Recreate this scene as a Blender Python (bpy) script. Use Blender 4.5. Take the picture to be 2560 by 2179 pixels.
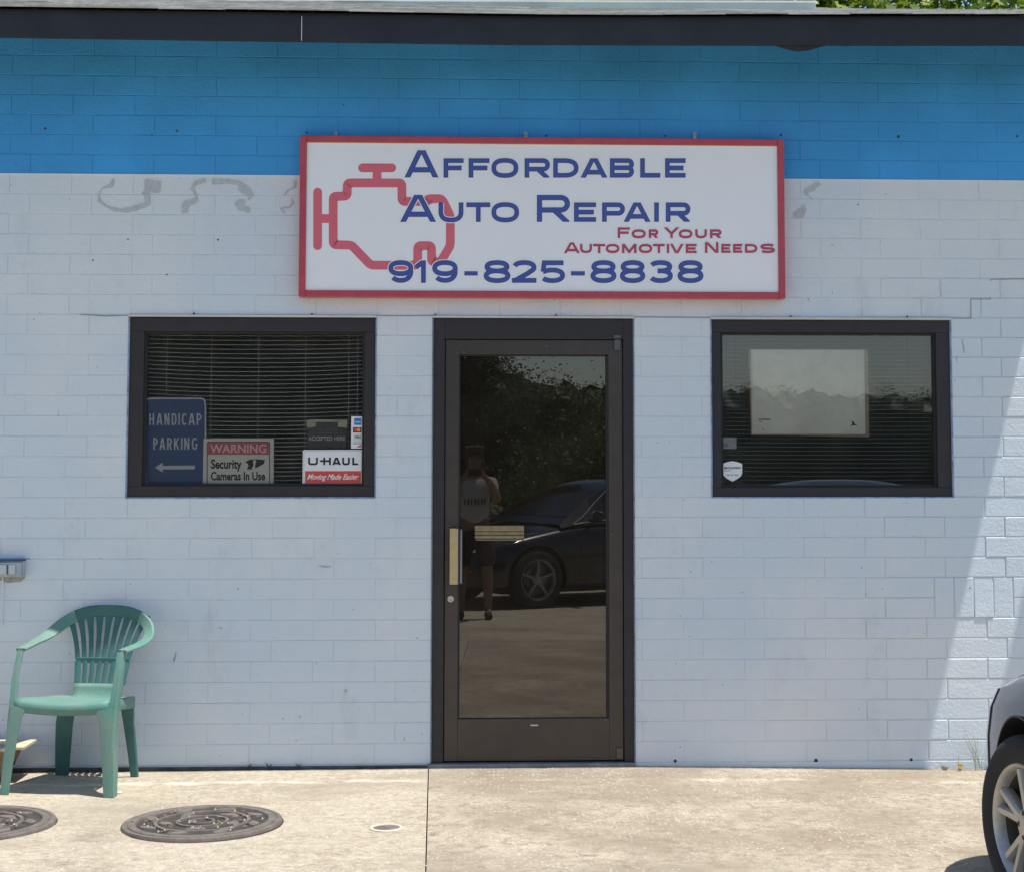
import bpy, bmesh, math, random
from mathutils import Vector, Matrix
random.seed(7)
R = math.radians
scn = bpy.context.scene
for o in list(bpy.data.objects): bpy.data.objects.remove(o)

# ------------------------------------------------------------------ camera, sky, sun, exposure
F, VX, VY, D0, HC = 4100.0, 1197.0, 1175.0, 8.28, 1.5
psi, tht = math.atan(.98e-5*F), math.atan(1.75e-5*F)
PX, PY = VX + F*math.tan(psi), VY - F*math.tan(tht)/math.cos(psi)
fwd = Vector((math.sin(psi)*math.cos(tht), math.cos(psi)*math.cos(tht), math.sin(tht)))
rgt = Vector((math.cos(psi), -math.sin(psi), 0)); upv = rgt.cross(fwd)
CP = Vector((0, -D0, HC))
cam = bpy.data.cameras.new('camera'); co = bpy.data.objects.new('camera', cam)
scn.collection.objects.link(co); scn.camera = co
co.matrix_world = Matrix(((rgt.x, upv.x, -fwd.x, CP.x), (rgt.y, upv.y, -fwd.y, CP.y), (rgt.z, upv.z, -fwd.z, CP.z), (0, 0, 0, 1)))
cam.sensor_width = 36; cam.sensor_fit = 'HORIZONTAL'; cam.lens = F/2560*36
cam.shift_x = (1280-PX)/2560; cam.shift_y = (PY-1089.5)/2560
cam.clip_start = .02; cam.clip_end = 1000

SUN = Vector((.259, -.119, 1)).normalized()
wd = bpy.data.worlds.new('World'); scn.world = wd; wd.use_nodes = True
nt = wd.node_tree; bg = nt.nodes['Background']
sky = nt.nodes.new('ShaderNodeTexSky'); sky.sky_type = 'NISHITA'; sky.sun_disc = False
sky.sun_elevation = math.asin(SUN.z); sky.sun_rotation = math.atan2(SUN.x, SUN.y)
sky.air_density = 1.0; sky.dust_density = .6; sky.ozone_density = 1.0
nt.links.new(sky.outputs[0], bg.inputs[0]); bg.inputs[1].default_value = .11
sl = bpy.data.lights.new('sun', 'SUN'); so = bpy.data.objects.new('sun', sl); scn.collection.objects.link(so)
sl.energy = 4.0; sl.angle = R(.55); sl.color = (1, .955, .88)
so.rotation_euler = SUN.to_track_quat('Z', 'Y').to_euler(); so.location = (4, -3, 12)
scn.view_settings.view_transform = 'Standard'; scn.view_settings.look = 'None'
scn.view_settings.exposure = 0.57; scn.view_settings.gamma = 1
scn.render.engine = 'CYCLES'

# ------------------------------------------------------------------ helpers
def at(u, v, Y=0.0):                       # where the line of sight through photo pixel (u,v) meets the vertical plane y=Y
    d = fwd + rgt*((u-PX)/F) - upv*((v-PY)/F)
    return CP + d*((Y-CP.y)/d.y)
def gat(u, v, Z=.02):                      # the same with the ground
    d = fwd + rgt*((u-PX)/F) - upv*((v-PY)/F)
    return CP + d*((Z-CP.z)/d.z)
WL = {}
def tag(o, label=None, cat=None, group=None, kind=None):
    if label: o['label'] = label
    if cat: o['category'] = cat
    if group: o['group'] = group
    if kind: o['kind'] = kind
    return o
def empty(name, loc, label=None, cat=None, rz=0, group=None, kind=None, parent=None):
    o = bpy.data.objects.new(name, None); scn.collection.objects.link(o)
    o.location = Vector(loc); o.rotation_euler = (0, 0, rz); o.empty_display_size = .1
    WL[o.name] = Vector(loc)
    if parent: o.parent = parent; WL[o.name] = WL[parent.name]; o.location = (0, 0, 0)
    return tag(o, label, cat, group, kind)
class MB:
    def __init__(s): s.v = []; s.f = []
    def add(s, vs, fs):
        n = len(s.v); s.v += [tuple(p) for p in vs]; s.f += [tuple(i+n for i in f) for f in fs]; return s
    def box(s, x0, x1, y0, y1, z0, z1):
        vs = [(x0,y0,z0),(x1,y0,z0),(x1,y1,z0),(x0,y1,z0),(x0,y0,z1),(x1,y0,z1),(x1,y1,z1),(x0,y1,z1)]
        return s.add(vs, [(0,3,2,1),(4,5,6,7),(0,1,5,4),(1,2,6,5),(2,3,7,6),(3,0,4,7)])
    def prism(s, poly, y0, y1):            # poly of (x,z), between y0 (front) and y1
        n = len(poly)
        vs = [(x, y0, z) for x, z in poly]+[(x, y1, z) for x, z in poly]
        fs = [tuple(range(n)), tuple(range(2*n-1, n-1, -1))]+[(i, i+n, (i+1) % n+n, (i+1) % n) for i in range(n)]
        return s.add(vs, fs)
    def tube(s, pts, r, n=8, closed=False, caps=True):
        pts = [Vector(p) for p in pts]; m = len(pts)
        rs = r if isinstance(r, (list, tuple)) else [r]*m
        rings = []; ref = None
        for i, p in enumerate(pts):
            if closed: t = (pts[(i+1) % m]-pts[i-1])
            else: t = pts[min(i+1, m-1)]-pts[max(i-1, 0)]
            t.normalize()
            if ref is None: ref = Vector((0, 0, 1)) if abs(t.z) < .9 else Vector((1, 0, 0))
            a = t.cross(ref).normalized(); b = a.cross(t).normalized(); ref = b
            rings.append([p+(a*math.cos(2*math.pi*k/n)+b*math.sin(2*math.pi*k/n))*rs[i] for k in range(n)])
        vs = [q for ring in rings for q in ring]; fs = []
        for i in range(m if closed else m-1):
            j = (i+1) % m
            for k in range(n): fs.append((i*n+k, i*n+(k+1) % n, j*n+(k+1) % n, j*n+k))
        if caps and not closed: fs += [tuple(range(n-1, -1, -1)), tuple((m-1)*n+k for k in range(n))]
        return s.add(vs, fs)
    def strap(s, pts, wid, thick, wdir):   # a flat band swept along pts; wdir = width directions, thickness is across
        pts = [Vector(p) for p in pts]; m = len(pts); vs = []
        for i, p in enumerate(pts):
            t = (pts[min(i+1, m-1)]-pts[max(i-1, 0)]).normalized()
            w = Vector(wdir[i] if isinstance(wdir, list) else wdir); w = (w-t*w.dot(t)).normalized()
            h = t.cross(w).normalized(); a = (wid[i] if isinstance(wid, list) else wid)/2
            c = (thick[i] if isinstance(thick, list) else thick)/2
            vs += [p+w*a*.82+h*c, p+w*a+h*c*.3, p+w*a-h*c*.6, p+w*a*.8-h*c, p-w*a*.8-h*c, p-w*a-h*c*.6, p-w*a+h*c*.3, p-w*a*.82+h*c]
        fs = [(i*8+k, i*8+(k+1) % 8, (i+1)*8+(k+1) % 8, (i+1)*8+k) for i in range(m-1) for k in range(8)]
        fs += [tuple(range(7, -1, -1)), tuple((m-1)*8+k for k in range(8))]
        return s.add(vs, fs)
    def lathe(s, prof, c, axis='z', n=32):  # prof of (r, h)
        c = Vector(c); vs = []
        for r, h in prof:
            for k in range(n):
                a = 2*math.pi*k/n; x, y = r*math.cos(a), r*math.sin(a)
                vs.append(c+(Vector((x, y, h)) if axis == 'z' else Vector((x, h, y)) if axis == 'y' else Vector((h, x, y))))
        fs = [(i*n+k, i*n+(k+1) % n, (i+1)*n+(k+1) % n, (i+1)*n+k) for i in range(len(prof)-1) for k in range(n)]
        return s.add(vs, fs)
    def build(s, name, m, parent=None, local=False, smooth=False, bevel=0, fix=True):
        off = Vector((0, 0, 0))
        if parent is not None and not local: off = WL[parent.name]
        me = bpy.data.meshes.new(name); me.from_pydata([Vector(p)-off for p in s.v], [], s.f)
        if fix:
            b = bmesh.new(); b.from_mesh(me); bmesh.ops.recalc_face_normals(b, faces=b.faces); b.to_mesh(me); b.free()
        if m: me.materials.append(m)
        o = bpy.data.objects.new(name, me); scn.collection.objects.link(o)
        if parent is not None: o.parent = parent; WL[o.name] = WL[parent.name]
        else: WL[o.name] = Vector((0, 0, 0))
        if smooth:
            for p in me.polygons: p.use_smooth = True
            if smooth != 'all': me.set_sharp_from_angle(angle=R(38))
        if bevel:
            md = o.modifiers.new('bevel', 'BEVEL'); md.width = bevel; md.segments = 2; md.limit_method = 'ANGLE'
        return o
def thing(mb, name, m, label, cat, group=None, kind=None, base=None, **k):   # a top-level mesh with its origin at its base
    o = mb.build(name, m, **k)
    if base is None:
        xs = [p[0] for p in mb.v]; ys = [p[1] for p in mb.v]; zs = [p[2] for p in mb.v]
        base = Vector(((min(xs)+max(xs))/2, (min(ys)+max(ys))/2, min(zs)))
    base = Vector(base); o.data.transform(Matrix.Translation(-base)); o.location = base; WL[o.name] = base
    return tag(o, label, cat, group, kind)

# ------------------------------------------------------------------ materials
MT = {}
def M(name, col=(.5,.5,.5), rough=.6, metal=0, var=0, vscale=3, bump=0, bscale=60, spec=.5, col2=None, coat=0):
    if name in MT: return MT[name]
    m = bpy.data.materials.new(name); m.use_nodes = True; n = m.node_tree; b = n.nodes['Principled BSDF']
    b.inputs['Base Color'].default_value = (*col, 1); b.inputs['Roughness'].default_value = rough
    b.inputs['Metallic'].default_value = metal; b.inputs['Specular IOR Level'].default_value = spec
    if coat: b.inputs['Coat Weight'].default_value = coat; b.inputs['Coat Roughness'].default_value = .05
    if var or bump:
        g = n.nodes.new('ShaderNodeNewGeometry')
    if var:
        t = n.nodes.new('ShaderNodeTexNoise'); t.inputs['Scale'].default_value = vscale; t.inputs['Detail'].default_value = 8
        t.inputs['Roughness'].default_value = .65
        n.links.new(g.outputs['Position'], t.inputs['Vector'])
        r = n.nodes.new('ShaderNodeValToRGB'); r.color_ramp.elements[0].position = .3; r.color_ramp.elements[1].position = .7
        c2 = col2 or tuple(max(0, c*(1-var)) for c in col)
        r.color_ramp.elements[0].color = (*c2, 1); r.color_ramp.elements[1].color = (*(col if col2 else tuple(min(1, c*(1+var*.5)) for c in col)), 1)
        n.links.new(t.outputs[0], r.inputs[0]); n.links.new(r.outputs[0], b.inputs['Base Color'])
    if bump:
        t2 = n.nodes.new('ShaderNodeTexNoise'); t2.inputs['Scale'].default_value = bscale; t2.inputs['Detail'].default_value = 6
        n.links.new(g.outputs['Position'], t2.inputs['Vector'])
        bp = n.nodes.new('ShaderNodeBump'); bp.inputs['Strength'].default_value = bump; bp.inputs['Distance'].default_value = .004
        n.links.new(t2.outputs[0], bp.inputs['Height']); n.links.new(bp.outputs[0], b.inputs['Normal'])
    MT[name] = m; return m
def nodes(m): return m.node_tree, m.node_tree.nodes['Principled BSDF']
def mixcol(n, fac, a, b):
    x = n.nodes.new('ShaderNodeMix'); x.data_type = 'RGBA'
    if isinstance(fac, float): x.inputs[0].default_value = fac
    else: n.links.new(fac, x.inputs[0])
    for s, i in ((a, 6), (b, 7)):
        if isinstance(s, tuple): x.inputs[i].default_value = (*s, 1)
        else: n.links.new(s, x.inputs[i])
    return x.outputs[2]
def noise(n, scale, detail=6, rough=.6, sc=None):
    g = n.nodes.new('ShaderNodeNewGeometry'); v = g.outputs['Position']
    if sc:
        mp = n.nodes.new('ShaderNodeMapping'); mp.inputs['Scale'].default_value = sc; n.links.new(v, mp.inputs[0]); v = mp.outputs[0]
    t = n.nodes.new('ShaderNodeTexNoise'); t.inputs['Scale'].default_value = scale; t.inputs['Detail'].default_value = detail
    t.inputs['Roughness'].default_value = rough; n.links.new(v, t.inputs['Vector']); return t.outputs[0]
def ramp(n, s, a, b):
    r = n.nodes.new('ShaderNodeMapRange'); r.inputs[1].default_value = a; r.inputs[2].default_value = b; r.clamp = True
    n.links.new(s, r.inputs[0]); return r.outputs[0]
def wallpaint(name, c, dirt, amt, spk):
    m = M(name, c, .62, spec=.35); n, b = nodes(m)
    o = mixcol(n, ramp(n, noise(n, 1.0, 6, .6), .42, .68), (c[0]*.95, c[1]*.965, c[2]*.985) if c[0] > .3 else tuple(x*.84 for x in c), (c[0]*1.10, c[1]*1.035, c[2]*.985) if c[0] > .3 else tuple(min(.9, x*1.06) for x in c))
    s = n.nodes.new('ShaderNodeMath'); s.operation = 'MULTIPLY'; s.inputs[1].default_value = amt
    n.links.new(ramp(n, noise(n, 4.2, 9, .72, (1, 1, .55)), .56, .78), s.inputs[0])
    o = mixcol(n, s.outputs[0], o, dirt)
    s = n.nodes.new('ShaderNodeMath'); s.operation = 'MULTIPLY'; s.inputs[1].default_value = spk
    n.links.new(ramp(n, noise(n, 38, 2, .5), .735, .77), s.inputs[0])
    o = mixcol(n, s.outputs[0], o, tuple(x*.35 for x in dirt))
    n.links.new(o, b.inputs['Base Color'])
    bp = n.nodes.new('ShaderNodeBump'); bp.inputs['Strength'].default_value = .85; bp.inputs['Distance'].default_value = .005
    n.links.new(noise(n, 55, 8, .7), bp.inputs['Height'])
    b2 = n.nodes.new('ShaderNodeBump'); b2.inputs['Strength'].default_value = .35; b2.inputs['Distance'].default_value = .008
    n.links.new(noise(n, 9, 3, .5), b2.inputs['Height']); n.links.new(bp.outputs[0], b2.inputs['Normal'])
    n.links.new(b2.outputs[0], b.inputs['Normal']); return m
WHITE = wallpaint('white_masonry_paint', (.71, .785, .835), (.50, .52, .53), .5, .7)
WHITEM = wallpaint('white_paint_in_joints', (.60, .665, .715), (.38, .40, .41), .8, .4)
BLUE = wallpaint('blue_masonry_paint', (.062, .395, .86), (.045, .30, .68), .45, .12)
BLUEM = wallpaint('blue_paint_in_joints', (.048, .30, .66), (.03, .18, .42), .6, .1)
BRONZE = M('dark_bronze_metal', (.036, .032, .036), .5, .2, var=.15, vscale=12)
FASC = M('dark_navy_fascia_paint', (.018, .021, .031), .65, var=.35, vscale=5, bump=.5, bscale=30)
SHING = M('weathered_shingle', (.46, .45, .41), .9, var=.35, vscale=9, bump=.6, bscale=120)
CREAM = M('off_white_painted_metal', (.66, .66, .62), .55, var=.12, vscale=9)
PALE = M('pale_grey_green_metal', (.44, .55, .56), .5, var=.15, vscale=4)
SIGNW = M('white_sign_vinyl', (.93, .945, .97), .35, var=.03, vscale=2)
SRED = M('red_painted_sign_frame', (.58, .078, .11), .4, var=.25, vscale=14, bump=.3, bscale=25, col2=(.44, .06, .085))
EMB = M('pink_red_vinyl', (.76, .155, .205), .4, var=.05)
LBL = M('blue_vinyl', (.06, .10, .39), .4); LBD = M('navy_vinyl', (.035, .05, .20), .4); LRD = M('red_vinyl', (.50, .07, .12), .4)
BLK = M('black_print', (.012, .013, .02), .5); DRK = M('dark_void', (.01, .01, .01), .9)
BRASS = M('satin_brass', (.60, .47, .26), .38, .55, var=.12, vscale=30)
STEEL = M('brushed_steel', (.55, .55, .55), .35, .9)
DOORM = M('dark_brown_bronze_metal', (.078, .065, .058), .34, .3, var=.15, vscale=9)
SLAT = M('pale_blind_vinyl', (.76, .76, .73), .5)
ROOMW = M('room_wall_paint', (.45, .43, .41), .9); ROOMF = M('room_floor', (.22, .19, .17), .8)
IRON = M('weathered_cast_iron', (.175, .15, .13), .68, .1, var=.4, vscale=18, bump=.4, bscale=160)
IRON2 = M('dark_cast_iron', (.058, .05, .042), .8, .1, var=.5, vscale=22, bump=.5, bscale=120)  # darker iron for the recessed lid and the frame gap
def glass(name, tint, ior=1.5, rough=0, dust=.03, dc=(.62, .60, .55)):
    m = bpy.data.materials.new(name); m.use_nodes = True; n = m.node_tree; n.nodes.clear()
    out = n.nodes.new('ShaderNodeOutputMaterial'); mx = n.nodes.new('ShaderNodeMixShader'); fr = n.nodes.new('ShaderNodeFresnel')
    fr.inputs[0].default_value = ior; tr = n.nodes.new('ShaderNodeBsdfTransparent'); tr.inputs[0].default_value = (*tint, 1)
    gl = n.nodes.new('ShaderNodeBsdfGlossy'); gl.inputs['Roughness'].default_value = rough; gl.inputs[0].default_value = (1, 1, 1, 1)
    n.links.new(fr.outputs[0], mx.inputs[0]); n.links.new(tr.outputs[0], mx.inputs[1]); n.links.new(gl.outputs[0], mx.inputs[2])
    df = n.nodes.new('ShaderNodeBsdfDiffuse'); df.inputs[0].default_value = (*dc, 1); m2 = n.nodes.new('ShaderNodeMixShader')
    k = n.nodes.new('ShaderNodeMath'); k.operation = 'MULTIPLY_ADD'; k.inputs[1].default_value = dust; k.inputs[2].default_value = dust*.5
    n.links.new(ramp(n, noise(n, 4, 7, .7), .3, .75), k.inputs[0]); n.links.new(k.outputs[0], m2.inputs[0])
    n.links.new(mx.outputs[0], m2.inputs[1]); n.links.new(df.outputs[0], m2.inputs[2]); n.links.new(m2.outputs[0], out.inputs[0]); return m
GLASS = glass('window_glass', (.99, .985, .98), 1.6, dust=.018); DGLASS = glass('tinted_door_glass', (.42, .38, .33), 1.85, dust=.030, dc=(.50, .40, .30))

# ================================================================== THE GROUND
def gz(x, y):
    y = max(y, -9)
    return .03 - .004*max(0, -.24-x) - .016*max(0, min(x, 3.5)-.8) + .006*y
CONC = M('concrete', (.45, .385, .285), .88, spec=.25)
n, b = nodes(CONC)
c = mixcol(n, ramp(n, noise(n, 1.1, 8, .6), .35, .65), (.37, .315, .235), (.52, .46, .365))
c = mixcol(n, ramp(n, noise(n, 7, 8, .7, (.5, 1, 1)), .45, .7), c, (.42, .355, .265))
c = mixcol(n, ramp(n, noise(n, 24, 9, .75), .42, .62), c, (.56, .495, .385))
c = mixcol(n, ramp(n, noise(n, 31, 7, .75, (1, 1.3, 1)), .52, .68), c, (.30, .245, .175))
c = mixcol(n, ramp(n, noise(n, 55, 4, .6), .58, .68), c, (.66, .60, .50))
c = mixcol(n, ramp(n, noise(n, 90, 3, .6), .62, .70), c, (.24, .19, .14))
c = mixcol(n, ramp(n, noise(n, .9, 7, .7, (.45, 1, 1)), .48, .62), c, (.335, .285, .215))
c = mixcol(n, ramp(n, noise(n, 1.7, 9, .75), .58, .70), c, (.26, .225, .175))
c = mixcol(n, ramp(n, noise(n, 2.6, 8, .75, (.3, 1.2, 1)), .60, .72), c, (.62, .555, .44))
g = n.nodes.new('ShaderNodeNewGeometry'); sp = n.nodes.new('ShaderNodeSeparateXYZ'); n.links.new(g.outputs[0], sp.inputs[0])
wv = n.nodes.new('ShaderNodeMath'); wv.operation = 'MULTIPLY_ADD'; wv.inputs[1].default_value = .22; n.links.new(noise(n, 2.5, 5, .7), wv.inputs[0]); n.links.new(sp.outputs[1], wv.inputs[2])
ab = n.nodes.new('ShaderNodeMath'); ab.operation = 'ADD'; ab.inputs[1].default_value = .22; n.links.new(wv.outputs[0], ab.inputs[0])
a2 = n.nodes.new('ShaderNodeMath'); a2.operation = 'ABSOLUTE'; n.links.new(ab.outputs[0], a2.inputs[0])
a3 = n.nodes.new('ShaderNodeMath'); a3.operation = 'MULTIPLY'; n.links.new(ramp(n, a2.outputs[0], .05, .012), a3.inputs[0]); n.links.new(ramp(n, noise(n, 7, 4), .38, .6), a3.inputs[1])
c = mixcol(n, a3.outputs[0], c, (.66, .60, .49))
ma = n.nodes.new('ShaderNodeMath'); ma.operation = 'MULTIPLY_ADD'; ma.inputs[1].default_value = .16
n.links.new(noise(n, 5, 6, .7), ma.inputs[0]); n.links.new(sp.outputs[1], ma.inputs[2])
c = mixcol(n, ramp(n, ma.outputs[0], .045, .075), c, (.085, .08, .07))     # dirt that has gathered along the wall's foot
n.links.new(c, b.inputs['Base Color'])
bp = n.nodes.new('ShaderNodeBump'); bp.inputs['Strength'].default_value = .85; bp.inputs['Distance'].default_value = .009
n.links.new(noise(n, 42, 9, .8), bp.inputs['Height']); n.links.new(bp.outputs[0], b.inputs['Normal'])
CONC2 = CONC.copy(); CONC2.name = 'concrete_with_exposed_aggregate'
n = CONC2.node_tree; b = n.nodes['Principled BSDF']; prev = b.inputs['Base Color'].links[0].from_socket
g = n.nodes.new('ShaderNodeNewGeometry'); vo = n.nodes.new('ShaderNodeTexVoronoi'); vo.inputs['Scale'].default_value = 48
n.links.new(g.outputs[0], vo.inputs['Vector'])
patch = ramp(n, noise(n, 2.2, 4, .6), .38, .62)
mm = n.nodes.new('ShaderNodeMath'); mm.operation = 'MULTIPLY'; n.links.new(ramp(n, vo.outputs['Distance'], .34, .22), mm.inputs[0]); n.links.new(patch, mm.inputs[1])
sc = n.nodes.new('ShaderNodeSeparateColor'); n.links.new(vo.outputs['Color'], sc.inputs[0])
m3 = n.nodes.new('ShaderNodeMath'); m3.operation = 'MULTIPLY'; n.links.new(mm.outputs[0], m3.inputs[0]); n.links.new(ramp(n, sc.outputs[0], .45, .6), m3.inputs[1])
c = mixcol(n, ramp(n, noise(n, 1.6, 5, .6), .4, .65), prev, (.33, .275, .205))
c = mixcol(n, ramp(n, noise(n, 16, 9, .8), .50, .64), c, (.27, .215, .155)); c = mixcol(n, m3.outputs[0], c, (.62, .565, .46)); n.links.new(c, b.inputs['Base Color'])

pav = empty('pavement', (0, -3, 0), kind='structure')
def slab(xa, xb, ya, yb, m, lab=None):     # xa, xb functions of y
    nx = max(2, int((xb(ya)-xa(ya))/.25)); ny = max(2, int(abs(yb-ya)/.4)); vs = []; fs = []
    for j in range(ny+1):
        y = ya+(yb-ya)*j/ny
        for i in range(nx+1):
            x = xa(y)+(xb(y)-xa(y))*i/nx; vs.append((x, y, gz(x, y)))
    for j in range(ny):
        for i in range(nx):
            a = j*(nx+1)+i; fs.append((a, a+1, a+nx+2, a+nx+1))
    k = len(vs)
    edge = [i for i in range(nx+1)]+[j*(nx+1)+nx for j in range(1, ny+1)]+[ny*(nx+1)+i for i in range(nx-1, -1, -1)]+[j*(nx+1) for j in range(ny-1, 0, -1)]
    vs += [(vs[i][0], vs[i][1], vs[i][2]-.1) for i in edge]
    fs += [(edge[i], edge[(i+1) % len(edge)], k+(i+1) % len(edge), k+i) for i in range(len(edge))]
    o = MB().add(vs, fs).build('slab', m, pav, bevel=0)
    if lab: o['label'] = lab
    return o
jx = lambda y: -.245-.0255*y
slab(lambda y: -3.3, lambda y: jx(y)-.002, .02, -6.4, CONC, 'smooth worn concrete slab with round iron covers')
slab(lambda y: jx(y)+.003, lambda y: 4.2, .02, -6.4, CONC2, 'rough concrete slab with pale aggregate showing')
for X0 in (-15.3, -11.3, -7.3, 4.21, 8.21, 12.21): slab(lambda y, a=X0: a, lambda y, a=X0: a+3.99, .02, -6.4, CONC)
for X0 in (-15.3, -9.3, -3.3, 2.7, 8.7): slab(lambda y, a=X0: a, lambda y, a=X0: a+5.99, -6.41, -13.5, CONC)
GRASS = M('rough_grass', (.06, .09, .025), .95, var=.5, vscale=6, bump=1, bscale=30, col2=(.10, .08, .04))
gr_ = MB().add([(-250,-250,-.09),(250,-250,-.09),(250,250,-.09),(-250,250,-.09)], [(0,1,2,3)]).build('ground', GRASS); tag(gr_, kind='structure')

# ================================================================== THE BUILDING
PITCH, ZB = .101385, 2.9882               # course height and the line where the blue band ends
bld = empty('repair_shop', (.3, .1, 0), 'low auto repair shop of painted concrete block, white below and blue above, with dark eaves', 'building')
zb = lambda k: ZB - k*PITCH
OPEN = [(-1.752, -.522, 1.3655, 2.266), (-.230, .781, 0, 2.266), (1.183, 2.409, 1.3665, 2.264)]
XL, XR = -4.6, 6.2
def wallpieces(z0, z1):
    out = []; x = XL
    cuts = [(a, b, lo, hi) for a, b, lo, hi in OPEN if lo < z1-1e-4 and hi > z0+1e-4]
    for a, b, lo, hi in cuts: out.append((x, a)); x = b
    out.append((x, XR)); return out
levels = [-.1, 1.366, 2.2665, ZB]
w = MB()
for lo, hi in zip(levels[:-1], levels[1:]):
    zl, zh = lo+.0005, hi-.0005
    for a, b_ in wallpieces(zl, zh):
        w.box(a, b_, .0018, .2, lo, hi)
wall = w.build('wall', WHITEM, bld)
bw = MB().box(XL, XR, .0018, .2, ZB, 3.72).build('wall', BLUEM, bld); bw['label'] = 'blue painted band of wall under the eaves'
# blocks
def blockmesh(L, H, e=.0024, t=.0016, name='block'):
    x, z = L/2, H/2; D = .02
    vs = [(-x,D,-z),(x,D,-z),(x,D,z),(-x,D,z), (-x,t,-z),(x,t,-z),(x,t,z),(-x,t,z), (-x+e,0,-z+e),(x-e,0,-z+e),(x-e,0,z-e),(-x+e,0,z-e)]
    fs = [(4,5,9,8),(5,6,10,9),(6,7,11,10),(7,4,8,11),(8,9,10,11),(0,1,5,4),(1,2,6,5),(2,3,7,6),(3,0,4,7)]
    me = bpy.data.meshes.new(name); me.from_pydata(vs, [], fs)
    bb = bmesh.new(); bb.from_mesh(me); bmesh.ops.recalc_face_normals(bb, faces=bb.faces); bb.to_mesh(me); bb.free(); return me
BL, JT = .3085, .0038
cache = {}
blocks = []                                # (x0,x1,z0,z1,row)
phaseA, phaseB = at(21, 600).x, at(72, 600).x
solX0, solX1 = at(2337, 1540).x, at(2534, 1540).x
for k in range(-7, 30):
    zt, zbm = zb(k), zb(k+1)
    if k == 29: zbm = -.04
    ph = phaseA if k % 2 == 0 else phaseB
    xs = [ph+BL*i for i in range(-12, 24)]
    zm = (zt+zbm)/2
    pcs = wallpieces(zbm+.006, zt-.006) if k != 29 else [(XL, OPEN[1][0]), (OPEN[1][1], XR)]
    if zt > 2.2 and k >= 0 and zbm > 2.2: pcs = [(XL, XR)]
    for a, b_ in pcs:
        cut = sorted([a, b_]+[x for x in xs if a+.03 < x < b_-.03])
        if k in (20, 21):                  # soldier course at the right
            if a < solX0 < b_:
                cut = [x for x in cut if not (solX0-.08 < x < solX1+.08)]
                if k == 20: cut = sorted(cut+[solX0+(solX1-solX0)*i/4 for i in range(5)])
                else: cut = sorted(cut+[solX0, solX1])
        for x0, x1 in zip(cut[:-1], cut[1:]):
            if k in (20, 21) and solX0-.01 < x0 and x1 < solX1+.01:
                if k == 21: continue
                blocks.append((x0, x1, zb(22), zt, k)); continue
            blocks.append((x0, x1, zbm, zt, k))
def vis(bk):
    x0, x1, z0, z1, k = bk
    if x1 < at(0, 1100).x or x0 > at(2560, 1100).x or z0 > 3.75: return 0
    # hidden by the sign
    if x0 > -.9 and x1 < 1.55 and z0 > 2.40 and z1 < 3.18: return 0
    return (x1-x0)*(z1-z0)
order = sorted(range(len(blocks)), key=lambda i: -vis(blocks[i])*(1.2 if blocks[i][4] >= 0 else 1))
single = set(order[:300])
rest = {0: MB(), 1: MB()}
for i, (x0, x1, z0, z1, k) in enumerate(blocks):
    rr = random.Random(i*13+5)
    jt = JT if (x1 > 2.15 and z0 < 2.4) else rr.choice([.0003, .0008, .0016, .0026]); L, H = x1-x0-jt, z1-z0-(.0034 if (x1 > 2.15 and z0 < 2.4) else rr.choice([.0010, .0022, .0036]))
    jy = rr.uniform(-.0009, .0009); ry = rr.gauss(0, .0016); rx = rr.gauss(0, .006)
    rough = x1 > 2.15 and z0 < 2.4
    if rough: jy = rr.uniform(-.0022, .0006); rx = rr.gauss(0, .016)
    key = (round(L, 3), round(H, 3), k < 0, rough)
    if key not in cache:
        me = blockmesh(L, H, *((.0037, .0028) if rough else ())); me.materials.append(BLUE if k < 0 else WHITE); cache[key] = me
    me = cache[key]
    loc = Vector(((x0+x1)/2, jy-.0004, (z0+z1)/2)); rot = Matrix.Rotation(ry, 4, 'Y') @ Matrix.Rotation(rx*.5, 4, 'X')
    if rough: loc.y -= .0008
    if i in single:
        par = bw if k < 0 else wall
        o = bpy.data.objects.new('block', me); scn.collection.objects.link(o); o.parent = par
        o.location = loc-WL[bld.name]; o.rotation_euler = rot.to_euler()
    else:
        rest[0 if k < 0 else 1].add([loc+rot.to_3x3() @ v.co for v in me.vertices], [tuple(p.vertices) for p in me.polygons])
for j, (m, par) in enumerate(((BLUE, bw), (WHITE, wall))):
    if rest[j].v: tag(rest[j].build('block', m, par), kind='stuff')
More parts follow.
